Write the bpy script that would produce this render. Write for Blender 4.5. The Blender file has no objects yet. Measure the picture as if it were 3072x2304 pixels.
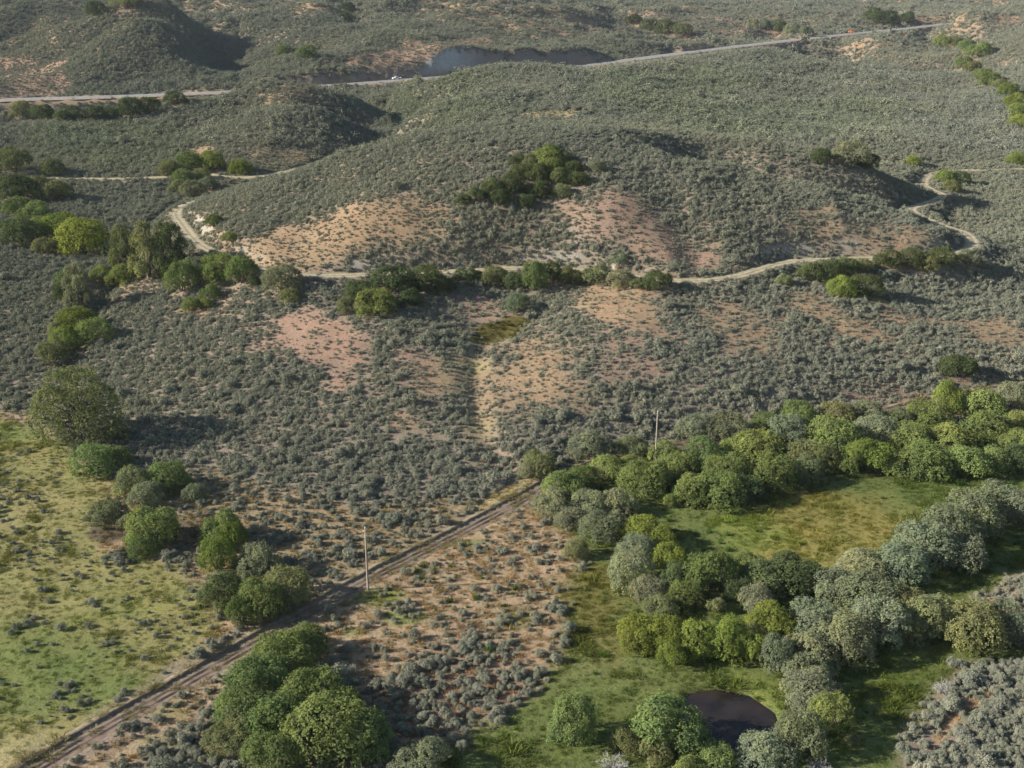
import bpy, math, random
import numpy as np

# ------------------------------------------------------------------ camera, sky, sun, exposure
scene = bpy.context.scene
COL = scene.collection
CAM_H, PITCH, FPX = 88.0, math.radians(20.0), 3500.0      # metres above the valley, tilt, focal length for a 3072 px wide frame
SUN_EL, SUN_AZ = math.radians(24.0), math.radians(-6.0)   # sun stands to the left, a little towards the camera

cam = bpy.data.cameras.new("camera")
cam.sensor_width = 36.0
cam.lens = 36.0 * FPX / 3072.0
cam.clip_start, cam.clip_end = 1.0, 9000.0
cam_ob = bpy.data.objects.new("camera", cam)
cam_ob.location = (0, 0, CAM_H)
cam_ob.rotation_euler = (math.radians(90) - PITCH, 0, 0)
COL.objects.link(cam_ob)
scene.camera = cam_ob

SUN_DIR = (-math.cos(SUN_EL) * math.cos(SUN_AZ), math.cos(SUN_EL) * math.sin(SUN_AZ), math.sin(SUN_EL))
world = bpy.data.worlds.new("World")
scene.world = world
world.use_nodes = True
wn = world.node_tree
wn.nodes.clear()
sky = wn.nodes.new("ShaderNodeTexSky")
sky.sky_type = 'NISHITA'
sky.sun_disc = False
sky.sun_elevation = SUN_EL
sky.sun_rotation = math.atan2(SUN_DIR[0], SUN_DIR[1])
sky.air_density, sky.dust_density, sky.ozone_density = 1.0, 0.6, 1.5
bg = wn.nodes.new("ShaderNodeBackground")
bg.inputs["Strength"].default_value = 0.07
wo = wn.nodes.new("ShaderNodeOutputWorld")
wn.links.new(sky.outputs[0], bg.inputs[0])
wn.links.new(bg.outputs[0], wo.inputs[0])

sun = bpy.data.lights.new("sun", 'SUN')
sun.energy = 5.0
sun.angle = math.radians(0.55)
sun.color = (1.0, 0.955, 0.885)
sun_ob = bpy.data.objects.new("sun", sun)
COL.objects.link(sun_ob)
from mathutils import Vector
sun_ob.rotation_euler = Vector(SUN_DIR).to_track_quat('Z', 'Y').to_euler()
sun_ob.location = (-200, 200, 300)

scene.render.engine = 'CYCLES'
scene.view_settings.view_transform = 'Standard'
scene.view_settings.look = 'None'
scene.view_settings.exposure = 1.06
scene.view_settings.gamma = 1.0
scene.view_settings.use_curve_mapping = False
scene.cycles.max_bounces = 5
scene.cycles.diffuse_bounces = 3
scene.cycles.transmission_bounces = 3
scene.cycles.transparent_max_bounces = 4
scene.cycles.volume_bounces = 0
scene.cycles.use_denoising = True

rng = np.random.default_rng(7)
random.seed(7)
sp, cp = math.sin(PITCH), math.cos(PITCH)


# ------------------------------------------------------------------ small maths helpers
def sight(u, v):
    a = (np.asarray(u, float) - 1536) / FPX
    b = (1152 - np.asarray(v, float)) / FPX
    return a, cp + b * sp, -sp + b * cp


def at_height(u, v, z):
    dx, dy, dz = sight(u, v)
    t = (CAM_H - np.asarray(z, float)) / (-dz)
    return dx * t, dy * t


def hash2(ix, iy, seed):
    n = (ix.astype(np.int64) * 374761393 + iy.astype(np.int64) * 668265263 + seed * 69069) & 0x7fffffff
    n = ((n ^ (n >> 13)) * 1274126177) & 0x7fffffff
    return ((n ^ (n >> 16)) & 0xffff) / 65535.0


def vnoise(x, y, seed=0):
    ix, iy = np.floor(x), np.floor(y)
    fx, fy = x - ix, y - iy
    fx, fy = fx * fx * (3 - 2 * fx), fy * fy * (3 - 2 * fy)
    ix, iy = ix.astype(np.int64), iy.astype(np.int64)
    a = hash2(ix, iy, seed); b = hash2(ix + 1, iy, seed)
    c = hash2(ix, iy + 1, seed); d = hash2(ix + 1, iy + 1, seed)
    return (a * (1 - fx) + b * fx) * (1 - fy) + (c * (1 - fx) + d * fx) * fy


def fbm(x, y, scale, octaves=4, seed=0):
    s, amp, tot = 0.0, 1.0, 0.0
    for o in range(octaves):
        s = s + amp * vnoise(x / scale + 17.3 * o, y / scale - 9.1 * o, seed + o * 31)
        tot += amp; amp *= 0.5; scale *= 0.5
    return s / tot          # 0..1


def sstep(a, b, x):
    t = np.clip((x - a) / (b - a), 0, 1)
    return t * t * (3 - 2 * t)


def poly_dist(px, py, line):
    """distance to a polyline, running position along it (0..n-1) and side (+ = to the left of travel)"""
    best = np.full(px.shape, 1e9); run = np.zeros(px.shape); side = np.zeros(px.shape)
    for i in range(len(line) - 1):
        (ax, ay), (bx, by) = line[i][:2], line[i + 1][:2]
        ex, ey = bx - ax, by - ay
        L2 = ex * ex + ey * ey + 1e-9
        t = np.clip(((px - ax) * ex + (py - ay) * ey) / L2, 0, 1)
        d = np.hypot(px - ax - t * ex, py - ay - t * ey)
        m = d < best
        best = np.where(m, d, best); run = np.where(m, i + t, run)
        side = np.where(m, np.sign(ex * (py - ay) - ey * (px - ax)), side)
    return best, run, side


def smooth_line(pts, step):
    """Catmull-Rom through points (n,k), resampled about every step metres"""
    P = np.asarray(pts, float)
    P = np.vstack([2 * P[0] - P[1], P, 2 * P[-1] - P[-2]])
    out = []
    for i in range(1, len(P) - 2):
        n = max(2, int(np.hypot(*(P[i + 1][:2] - P[i][:2])) / step))
        for t in np.linspace(0, 1, n, endpoint=False):
            a, b, c, d = P[i - 1], P[i], P[i + 1], P[i + 2]
            out.append(0.5 * (2 * b + (c - a) * t + (2 * a - 5 * b + 4 * c - d) * t * t + (3 * b - a - 3 * c + d) * t ** 3))
    out.append(P[-2])
    return np.array(out)


# ------------------------------------------------------------------ the lie of the land
DITCH_Z = 14.0
ditch_px = [(-260, 560), (0, 540), (171, 535), (352, 535), (523, 530), (602, 523), (741, 532)]
ditch_px2 = [(616, 597), (556, 616), (528, 639), (546, 671), (597, 731), (667, 764), (787, 810), (903, 826),
             (1024, 826), (1209, 819), (1394, 812), (1580, 803), (1765, 812), (1857, 824), (2042, 842), (2201, 830),
             (2326, 793), (2418, 780), (2603, 775), (2789, 773), (2858, 764), (2918, 736), (2895, 699), (2826, 676),
             (2733, 630), (2789, 606), (2830, 588), (2793, 569), (2770, 551), (2789, 523), (2858, 512), (3072, 507), (3300, 504)]
ditch_a = np.array([at_height(u, v, DITCH_Z) for u, v in ditch_px])
ditch_b = np.array([at_height(u, v, DITCH_Z) for u, v in ditch_px2])
ditch_xy = np.vstack([ditch_a, [(-84, 434), (-80, 440), (-80, 428), (-88, 404)], ditch_b])
ditch_line = smooth_line(ditch_xy, 2.0)

hwy_px = [(-300, 318, 18), (0, 300, 18), (345, 289, 18), (690, 275, 18), (1080, 250, 18), (1192, 240, 18), (1290, 234, 18),
          (1720, 199, 18), (2048, 159, 20), (2300, 129, 21), (2550, 102, 22), (2700, 87, 22), (2900, 66, 23), (3150, 46, 25)]
hwy = np.array([(*at_height(u, v, z), z) for u, v, z in hwy_px])
hwy_line = smooth_line(hwy, 6.0)

road_px = [(-90, 2378), (44, 2304), (243, 2187), (500, 2046), (750, 1907), (1000, 1767), (1184, 1667), (1395, 1561), (1623, 1446), (1720, 1408),
           (1800, 1384), (2100, 1322), (2400, 1272), (2640, 1231), (2780, 1198), (2950, 1168), (3072, 1152), (3400, 1120)]
road_line = smooth_line(np.array([at_height(u, v, 0.3) for u, v in road_px]), 1.0)

creek_line = smooth_line(np.array([at_height(u, v, z) for u, v, z in
    [(1215, 262, 15), (1209, 275, 15), (1158, 319, 14.5), (1177, 352, 14), (1209, 403, 13.2), (1154, 435, 12.6)]] +
    [(-72, 470), (-82, 440), (-96, 415)] + [at_height(u, v, z) for u, v, z in
    [(520, 620, 10.5), (440, 720, 8.5), (330, 860, 6), (250, 1000, 4), (190, 1110, 2.4)]]), 3.0)

ctrl = []
def C(*pts):
    for u, v, z in pts:
        ctrl.append((*map(float, at_height(u, v, z)), z))
def W(*pts):
    ctrl.extend(pts)

# valley floor
W((-150, -60, 0), (0, -60, 0), (150, -60, 0), (-90, 60, 0), (0, 60, 0), (90, 60, 0), (-90, 110, 0), (-45, 110, 0), (0, 112, 0), (45, 112, 0), (90, 112, 0),
  (-110, 150, 0.2), (-60, 150, 0), (-20, 150, 0), (25, 150, 0), (60, 150, -0.2), (110, 150, -0.2), (60, 190, 0), (110, 190, 0), (30, 190, 0),
  (-75, 185, 0.2), (-40, 180, 0.3), (-110, 190, 0.6), (5, 190, 0.3), (42, 212, 0.4), (77, 226, 0.5), (113, 242, 0.6), (160, 252, 1.0), (-20, 190, 0.6))
# slope between the dirt road and the old ditch
C((700, 1300, 2.4), (1100, 1300, 2.8), (1400, 1320, 2.2), (1500, 1300, 3), (1900, 1300, 1.6), (500, 1150, 3.6), (900, 1150, 5.6), (1250, 1150, 6.2), (1440, 1150, 4.8),
  (1700, 1150, 6.2), (2200, 1150, 5), (2600, 1150, 2.8), (2900, 1100, 2.6), (600, 1000, 6.6), (1000, 1000, 9.2), (1300, 1000, 9.2), (1430, 1000, 7.4), (1700, 1000, 9.6),
  (2100, 1000, 9.2), (2500, 1000, 7.4), (2900, 1000, 5.2), (700, 880, 9.8), (1000, 900, 11.2), (1300, 900, 11), (1550, 900, 10), (1800, 890, 12), (2100, 890, 12.2),
  (2500, 880, 10.6), (2900, 880, 7.6), (3072, 800, 9), (3072, 950, 5.5))
for x, y in ditch_xy[2:-2]:
    W((float(x), float(y), DITCH_Z))
# the round hill above the ditch
C((800, 640, 20.5), (900, 560, 25), (1000, 485, 30), (1100, 447, 33), (1300, 408, 36), (1500, 388, 37), (1700, 374, 37), (1900, 388, 37), (2050, 408, 36), (2300, 448, 32),
  (2500, 493, 28), (2650, 528, 23.5), (720, 680, 18.5), (900, 700, 19.5), (1200, 700, 21), (1450, 700, 20.8), (1650, 700, 20.4), (1850, 700, 21.3), (2050, 700, 20.2), (2200, 700, 20.5), (2400, 690, 20.5), (2600, 690, 19.5),
  (2740, 705, 18.5), (1000, 600, 25), (1200, 600, 27), (1450, 600, 27), (1620, 590, 26.9), (1850, 600, 27.9), (2040, 600, 26.6), (2200, 600, 26.5), (2400, 600, 25), (2600, 610, 22.5), (1200, 500, 31.2), (1500, 500, 32.5),
  (1800, 500, 33.4), (2000, 505, 32.3), (2150, 500, 31.5), (2300, 520, 29.5), (2690, 590, 21.5))
# behind it: saddle, creek bottom, side valley on the right
W((-72, 470, 13.5), (-60, 430, 20), (-70, 400, 20), (-30, 470, 20), (0, 450, 28), (60, 450, 27), (100, 430, 21), (130, 440, 17))
C((1209, 268, 15), (1158, 319, 14.5), (1177, 352, 14), (1209, 403, 13.2), (1154, 435, 12.6))
C((2200, 400, 22), (2500, 430, 19), (2800, 450, 16.5), (3072, 450, 14.5), (3072, 600, 12), (2960, 640, 11.5), (2990, 700, 10), (2900, 560, 12.8))
# drainage on the left of the hill and the bank beyond
C((560, 570, 11.4), (450, 700, 9), (330, 850, 6), (250, 1000, 4), (200, 1100, 2.5), (230, 1250, 1), (100, 700, 10), (0, 800, 7.8), (60, 900, 5.4), (0, 1000, 4.2), (0, 1150, 1.6), (100, 610, 12.2),
  (330, 600, 12), (0, 450, 17), (300, 450, 17), (600, 440, 17.5), (0, 400, 18), (150, 376, 19.5), (400, 352, 21.5), (560, 312, 24))
W((-300, 590, 9), (-210, 595, 9), (-160, 612, 11), (-110, 660, 16))
# knoll in front of the highway
C((690, 292, 25), (760, 262, 30), (850, 245, 33.5), (950, 252, 32), (1040, 275, 26), (850, 335, 26), (700, 355, 21.5), (950, 335, 26), (1010, 360, 21), (850, 430, 18.5))
# wide dome behind, and the slope falling to the right
for u, v, y in ((1274, 244, 640), (1371, 216, 645), (1464, 190, 650), (1580, 186, 660), (1709, 200, 690), (2140, 150, 800), (2256, 145, 830), (2418, 172, 850)):
    a, dy, dz = sight(u, v); t = y / dy; ctrl.append((float(a * t), float(y), float(CAM_H + dz * t)))
C((1250, 350, 23.5), (1400, 300, 28), (1500, 300, 29.5), (1500, 350, 27.5), (1650, 358, 27), (1800, 300, 29), (2100, 300, 25), (2400, 300, 21), (2700, 300, 18), (1800, 240, 32), (2100, 220, 29),
  (2400, 230, 24), (2650, 250, 19.5), (2850, 140, 16.5), (2900, 190, 16), (3000, 270, 15), (3060, 400, 14))
for u, v, y in ((2600, 104, 1080), (2700, 102, 1095), (2545, 124, 1050), (2790, 116, 1060), (2885, 72, 1100), (3072, 15, 1150), (2650, 170, 960), (3000, 120, 960), (3300, 20, 1150)):
    a, dy, dz = sight(u, v); t = y / dy; ctrl.append((float(a * t), float(y), float(CAM_H + dz * t)))
C((2490, 164, 12), (2820, 112, 14.5), (3072, 240, 21), (3000, 150, 25), (2350, 176, 17), (2060, 186, 17.5))
# beyond the highway
W((-40, 790, 29), (-10, 815, 30), (20, 850, 29), (-130, 730, 24), (-95, 745, 23))
for u, v, y in ((1400, 148, 815), (1600, 148, 850), (1850, 170, 900), (1720, 100, 1000), (2000, 118, 1020), (2500, 62, 1230), (2350, 95, 1200), (1500, 50, 1050), (1500, 0, 1300), (1000, 100, 900), (1000, 0, 1150), (1250, 90, 930),
                (1900, 40, 1300), (1780, 60, 1150), (1650, 25, 1150), (2200, 20, 1500), (2700, 10, 1700), (2800, 50, 1450), (1060, 60, 1010), (1160, 20, 1080), (930, 20, 1100),
                (480, 215, 705), (560, 200, 715), (530, 110, 775), (480, 60, 860), (420, 10, 980), (300, 160, 800), (640, 215, 720), (100, 230, 725), (100, 100, 900), (100, 0, 1080), (300, 30, 1000), (850, 180, 775), (900, 100, 880), (800, 40, 1020)):
    a, dy, dz = sight(u, v); t = y / dy; ctrl.append((float(a * t), float(y), float(CAM_H + dz * t)))
W((-238, 800, 52), (-226, 760, 46), (-212, 728, 35), (-246, 900, 58), (-186, 760, 20.5), (-190, 800, 21.5), (-196, 860, 23.5), (-206, 930, 27))
C((722, 260, 19), (722, 200, 19.5), (722, 150, 21.5), (722, 100, 26))
for hx, hy, hz in hwy[::2]:
    W((float(hx), float(hy), float(hz)))
W((-500, 200, 25), (-500, 500, 30), (-600, 900, 50), (500, 250, 20), (500, 500, 30), (700, 900, 45), (-900, 1800, 70), (-300, 1800, 66), (300, 1800, 62), (1000, 1800, 66),
  (-1500, 3200, 120), (0, 3200, 120), (1500, 3200, 120), (-400, -60, 5), (400, -60, 5), (-250, 110, 6), (250, 110, 2))

ctrl = np.array(ctrl)
SC = 400.0
def tps_kernel(r2):
    return np.where(r2 > 1e-12, 0.5 * r2 * np.log(r2 + 1e-12), 0.0)
def _solve():
    P = ctrl[:, :2] / SC; n = len(P)
    K = tps_kernel(((P[:, None] - P[None]) ** 2).sum(-1)) + np.eye(n) * 6e-5
    A = np.zeros((n + 3, n + 3)); A[:n, :n] = K; A[:n, n] = 1; A[:n, n + 1:] = P; A[n, :n] = 1; A[n + 1:, :n] = P.T
    return np.linalg.solve(A, np.concatenate([ctrl[:, 2], [0, 0, 0]]))
_w = _solve()
def tps(x, y):
    x, y = x.ravel() / SC, y.ravel() / SC
    P = ctrl[:, :2] / SC
    out = _w[-3] + _w[-2] * x + _w[-1] * y
    for i in range(len(P)):
        r2 = (x - P[i, 0]) ** 2 + (y - P[i, 1]) ** 2
        out = out + _w[i] * tps_kernel(r2)
    return out

# the sheet of ground: rows spaced with distance, columns fanning out
ROWS = np.concatenate([np.linspace(-60, 80, 15)[:-1], 80 * np.exp(np.linspace(0, math.log(3300 / 80), 620))])
CORE = np.linspace(-1, 1, 521)
def fan_width(y):
    return 0.60 * np.maximum(y, 0) + 24
S_COLS = np.concatenate([[-8, -5, -3, -2, -1.5, -1.2], CORE, [1.2, 1.5, 2, 3, 5, 8]])
GX = S_COLS[None, :] * fan_width(ROWS)[:, None]
GY = np.repeat(ROWS[:, None], len(S_COLS), 1)
NR, NC = GX.shape

# coarse evaluation of the spline, then interpolate
ri = np.unique(np.concatenate([np.arange(0, NR, 2), [NR - 1]]))
ci = np.unique(np.concatenate([np.arange(0, 7), np.arange(7, NC - 6, 2), np.arange(NC - 7, NC)]))
Zc = tps(GX[np.ix_(ri, ci)], GY[np.ix_(ri, ci)]).reshape(len(ri), len(ci))
tmp = np.array([np.interp(np.arange(NC), ci, row) for row in Zc])
GZ = np.array([np.interp(np.arange(NR), ri, tmp[:, j]) for j in range(NC)]).T
GZ = np.maximum(GZ, -0.6)
far = sstep(1250, 2200, np.hypot(GX, GY))
GZ = GZ * (1 - far) + far * np.clip(GZ, 35, 160)

# relief noise: more on the hills than on the valley floor
hilly = sstep(1.5, 9, GZ) + 0.06
dist_k = sstep(300, 1100, GY)
n1 = fbm(GX, GY, 46, 4, 3) - 0.5
n2 = 1 - np.abs(fbm(GX + 25 * n1, GY, 120, 4, 11) - 0.5) * 4
GZ = GZ + hilly * (n1 * (2.0 + 6.5 * dist_k) + dist_k * (n2 - 0.5) * 10.0 + sstep(8, 20, GZ) * (0.5 - np.abs(fbm(GX, GY * 0.6, 34, 3, 14) - 0.5) * 4) * 1.6 + (fbm(GX, GY, 9, 2, 5) - 0.5) * 0.5)
GZ = GZ + (fbm(GX, GY, 5, 3, 21) - 0.5) * 0.16

# creek beds and gullies
d, run, side = poly_dist(GX, GY, creek_line[::3])
GZ = GZ - 1.8 * np.exp(-(d / 2.6) ** 2)
gully_a = smooth_line(np.array([at_height(u, v, z) for u, v, z in [(722, 262, 19), (715, 215, 19.5), (726, 170, 20.5), (712, 120, 24), (700, 75, 29)]]), 5.0)
d, _, _ = poly_dist(GX, GY, gully_a[::3])
GZ = GZ - 1.6 * np.exp(-(d / 2.6) ** 2)
gully_b = smooth_line(np.array([at_height(u, v, z) for u, v, z in [(1600, 960, 9), (1500, 1000, 7.6), (1430, 1070, 6.2), (1425, 1200, 4), (1470, 1330, 1.8), (1500, 1400, 0.7)]]), 2.0)
d, _, _ = poly_dist(GX, GY, gully_b[::2])
GZ = GZ - 0.9 * np.exp(-(d / 3.0) ** 2)

gully_c = smooth_line(np.array([at_height(u, v, z) for u, v, z in [(2060, 418, 36), (2130, 440, 33), (2290, 478, 30), (2450, 520, 26.5), (2600, 562, 22), (2720, 600, 18)]]), 2.0)
d, _, _ = poly_dist(GX, GY, gully_c[::2])
GZ = GZ - 8.5 * np.exp(-(d / 12.0) ** 2)
gully_d = smooth_line(np.array([at_height(u, v, z) for u, v, z in [(1980, 520, 32), (2040, 600, 26.5), (2060, 700, 20), (2080, 780, 15.5)]]), 2.0)
d, _, _ = poly_dist(GX, GY, gully_d[::2])
GZ = GZ - 1.3 * np.exp(-(d / 6.0) ** 2)

# bench of the old ditch: flat track, cut bank above, berm below
dd, drun, dside = poly_dist(GX, GY, ditch_line[::2])
def bench(Z, d, zr, half, up, down):
    hi = zr + np.maximum(d - half, 0) * up
    lo = zr - np.maximum(d - half, 0) * down
    near = d < half + 60
    return np.where(near, np.clip(Z, lo, hi), Z)
for (u, v), (px_, py_) in zip(ditch_px2, ditch_b):         # where the ditch lies open to view, nothing in front of it rises above it
    if u < 2690 or u > 3000: continue
    L_ = math.hypot(px_, py_); ex, ey = -px_ / L_, -py_ / L_
    al = (GX - px_) * ex + (GY - py_) * ey; la = np.abs((GX - px_) * ey - (GY - py_) * ex)
    lim = DITCH_Z + al * (CAM_H - DITCH_Z) / L_ - 0.9 + np.maximum(la - 4.5, 0) * 0.9
    GZ = np.where((al > 2.5) & (al < 60) & (la < 14), np.minimum(GZ, lim), GZ)
GZ = bench(GZ, dd, DITCH_Z - 0.15, 2.9, 1.1, 0.75)
hd, hrun, hside = poly_dist(GX, GY, hwy_line[::2])
hz = np.interp(hrun, np.arange(len(hwy_line[::2])), hwy_line[::2][:, 2])
# the wide dome stays just low enough to show the cut behind it
gu = 1536 + FPX * GX / (GY * cp - (GZ - CAM_H) * sp + 1e-6)
vs = np.interp(gu, [1180, 1274, 1371, 1464, 1580, 1709, 1760], [250, 246, 219, 193, 189, 202, 205])
_, sdy, sdz = sight(gu, vs)
cap = CAM_H + sdz / sdy * GY - 1.6 + 30 * (1 - sstep(1200, 1270, gu)) + 30 * sstep(1775, 1810, gu)
GZ = np.where((GY > 430) & (GY < np.interp(gu, [1274, 1450, 1550, 1650, 1760, 1810], [752, 769, 788, 808, 838, 848])) & (gu > 1180) & (gu < 1815), np.minimum(GZ, cap), GZ)
# hollows on the valley side of the highway
for pts_, dep_, wid_ in (([(2470, 122, 16), (2520, 150, 13), (2545, 182, 12)], 7, 15), ([(2010, 165, 18), (2080, 186, 17), (2130, 205, 18)], 5, 10), ([(2800, 84, 18), (2780, 105, 15), (2730, 135, 15)], 10, 20),
                         ([(640, 40, 40), (600, 90, 36), (655, 160, 27), (690, 215, 21)], 6, 16), ([(1030, 20, 44), (1050, 60, 36), (1080, 110, 28)], 9, 18), ([(1780, 30, 46), (1880, 70, 34), (1990, 105, 26)], 9, 22), ([(980, 300, 28), (1010, 340, 22), (1060, 380, 16)], 4, 12),
                         ([(2420, 60, 30), (2300, 90, 26), (2200, 125, 22)], 5, 18), ([(300, 30, 48), (240, 70, 40), (260, 120, 32)], 6, 20)):
    ln_ = smooth_line(np.array([at_height(*q_) for q_ in pts_]), 8.0)
    d, _, _ = poly_dist(GX, GY, ln_)
    GZ = GZ - dep_ * np.exp(-(d / wid_) ** 2)
# the highway lies open to the valley on its straight stretches
hl = hwy_line
ha = hl[:, 0] / hl[:, 1]
hu = 1536 + FPX * hl[:, 0] / (hl[:, 1] * cp - (hl[:, 2] - CAM_H) * sp)
open_ = ((hu < 700) | ((hu > 1075) & (hu < 1295)) | ((hu > 1705) & (hu < 2880))).astype(float)
az = GX / np.maximum(GY, 1)
open_ = np.convolve(np.pad(open_, 2, mode='edge'), np.ones(5) / 5, 'valid')
yh, zh, ok_ = (np.interp(az, ha, q_) for q_ in (hl[:, 1], hl[:, 2], open_))
lid = CAM_H + (zh - 0.6 - CAM_H) * (GY / yh) - 3.6 * sstep(8, 22, yh - GY) + 45 * (1 - ok_)
GZ = np.where((GY < yh - 7) & (GY > 200) & (ok_ > 0.05), np.minimum(GZ, lid), GZ)
rill = fbm(hrun * 2.2, hd * 0.25, 2.0, 3, 66)
GZ = bench(GZ, hd, hz - 0.25, 7.0, 0.75 + 1.25 * rill, 0.8)
GZ = GZ + (fbm(GX, GY, 5, 3, 67) - 0.5) * 2.2 * sstep(7.5, 11, hd) * (1 - sstep(26, 40, hd)) * (GZ > hz + 0.5)
rd, rrun, rside = poly_dist(GX, GY, road_line[::3])
k = np.exp(-(rd / 6.0) ** 2)
GZ = GZ * (1 - k) + np.minimum(GZ, 0.45) * k
_ro = rd * rside
GZ = GZ - 0.30 * sstep(0.15, -0.2, _ro) * sstep(-3.6, -2.6, _ro) * (rd < 6)

# pond basin
POND = np.array([at_height(u, v, -0.3) for u, v in [(2070, 2085), (2150, 2072), (2245, 2092), (2315, 2140), (2330, 2195), (2310, 2250), (2260, 2300), (2170, 2345), (2090, 2330), (2055, 2200)]])
def poly_sd(px, py, P):
    """signed distance to a closed outline, negative inside"""
    line = np.vstack([P, P[:1]])
    d, _, _ = poly_dist(px, py, line)
    ins = np.zeros(px.shape, bool)
    for i in range(len(P)):
        (x1, y1), (x2, y2) = P[i], P[(i + 1) % len(P)]
        c = ((y1 > py) != (y2 > py))
        ins ^= c & (px < (x2 - x1) * (py - y1) / (y2 - y1 + 1e-12) + x1)
    return np.where(ins, -d, d)
near = (np.abs(GX - POND[:, 0].mean()) < 25) & (np.abs(GY - POND[:, 1].mean()) < 25)
psd = np.full(GX.shape, 99.0)
psd[near] = poly_sd(GX[near], GY[near], POND)
kp = 1 - sstep(-0.6, 1.6, psd)
GZ = GZ * (1 - kp) + kp * (-0.9)


def cell(x, y):
    y = np.asarray(y, float); x = np.asarray(x, float)
    r = np.interp(y, ROWS, np.arange(NR))
    s = np.clip(x / fan_width(y), -8, 8)
    c = np.interp(s, S_COLS, np.arange(NC))
    i = np.clip(np.floor(r).astype(int), 0, NR - 2); j = np.clip(np.floor(c).astype(int), 0, NC - 2)
    return i, j, r - i, c - j
def sample(G, x, y):
    i, j, fi, fj = cell(x, y)
    return (G[i, j] * (1 - fj) + G[i, j + 1] * fj) * (1 - fi) + (G[i + 1, j] * (1 - fj) + G[i + 1, j + 1] * fj) * fi
def height(x, y):
    return sample(GZ, x, y)

def ground_point(u, v):
    """where the line of sight through a spot of the photograph meets the land"""
    dx, dy, dz = sight(u, v)
    t = np.geomspace(70, 3200, 1400)
    gap = (CAM_H + t * dz) - height(t * dx, t * dy)
    k = np.argmax(gap < 0) if (gap < 0).any() else len(t) - 1
    if k > 0:
        a, b = t[k - 1], t[k]
        ga, gb = gap[k - 1], gap[k]
        tt = a + (b - a) * ga / (ga - gb + 1e-9)
    else:
        tt = t[k]
    return float(tt * dx), float(tt * dy), float(tt)

# ------------------------------------------------------------------ ground cover: colour and how thickly the sagebrush stands
def world_poly(px):
    return np.array([ground_point(u, v)[:2] for u, v in px])

def zone(px, soft=2.5, rough=2.5, rs=9.0, seed=1):
    P = world_poly(px)
    m = 25 + soft + rough
    x0, y0 = P.min(0) - m; x1, y1 = P.max(0) + m
    box = (GX > x0) & (GX < x1) & (GY > y0) & (GY < y1)
    out = np.zeros(GX.shape)
    if box.any():
        x, y = GX[box], GY[box]
        sd = poly_sd(x, y, P) + (fbm(x, y, rs, 4, seed) - 0.5) * 4 * rough
        out[box] = 1 - sstep(-soft, soft, sd)
    return out

def blob(u, v, ru, rv, n=12):
    return [(u + ru * math.cos(i * 2 * math.pi / n), v + rv * math.sin(i * 2 * math.pi / n)) for i in range(n)]

SOIL = np.array([0.235, 0.185, 0.14])
DRY = np.array([0.345, 0.232, 0.138])
PINK = np.array([0.31, 0.2, 0.14])
STRAW = np.array([0.345, 0.275, 0.14])
GRASS = np.array([0.232, 0.208, 0.082])
LUSH = np.array([0.118, 0.138, 0.042])
LIME = np.array([0.19, 0.21, 0.05])
OLIVE = np.array([0.20, 0.165, 0.05])
MUD = np.array([0.105, 0.08, 0.05])

GCOL = np.repeat(SOIL[None, None, :], NR, 0).repeat(NC, 1).copy()
big = fbm(GX, GY, 60, 4, 77)
fine = fbm(GX, GY, 7, 3, 78)
GCOL += (sstep(0.5, 0.72, big))[..., None] * (DRY * 0.75 - SOIL) * 0.6
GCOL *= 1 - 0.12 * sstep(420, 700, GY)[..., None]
DENS = 0.92 + 0.0 * GX
DENS *= 0.88 + 0.3 * sstep(0.35, 0.6, big)
SIZE = np.ones(GX.shape)
GREEN = np.zeros(GX.shape)                    # where grass grows
GREENISH = np.zeros(GX.shape)                 # greener brush on the far slopes

def lay(mask, colour, dens=None, size=None, amount=1.0):
    global GCOL, DENS, SIZE
    m = mask * amount
    GCOL = GCOL * (1 - m[..., None]) + np.asarray(colour) * m[..., None]
    if dens is not None: DENS = DENS * (1 - m) + dens * m
    if size is not None: SIZE = SIZE * (1 - m) + size * m
    return m

# flats left of the dirt road, then the dry strip and the wet meadow right of it
left_meadow = zone([(-400, 1240), (0, 1235), (110, 1290), (200, 1335), (330, 1480), (250, 1560), (300, 1660), (560, 1690), (600, 1800), (640, 1900), (520, 2020), (44, 2290), (-100, 2400), (-700, 2400)], 2.0, 1.6, 8, 4)
near_brush = zone([(300, 1440), (700, 1420), (1100, 1520), (1440, 1500), (1350, 1580), (1100, 1700), (850, 1830), (640, 1900), (560, 1690), (300, 1640)], 3, 2, 9, 5)
lay(near_brush, np.array([0.29, 0.215, 0.122]), 0.42, 0.85, 0.9)
dry_strip = zone([(1130, 1740), (1400, 1590), (1640, 1500), (1740, 1600), (1720, 1760), (1700, 1900), (1600, 2060), (1420, 2190), (1150, 2250), (1000, 2000), (900, 1960), (700, 2070), (480, 2240), (440, 2340), (200, 2400), (150, 2330), (700, 2010)], 1.6, 1.2, 7, 6)
lay(dry_strip, np.array([0.335, 0.24, 0.148]), 0.26, 0.8)
sage_bottom = zone([(1050, 2110), (1120, 2030), (1260, 1950), (1420, 1900), (1560, 1960), (1610, 2030), (1500, 2140), (1380, 2220), (1180, 2200)], 3, 3, 6, 7)
lay(sage_bottom, PINK * 0.8, 0.62, 0.95, 0.8)
m = lay(left_meadow, GRASS, 0.07, 0.75); GREEN = np.maximum(GREEN, m)
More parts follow.
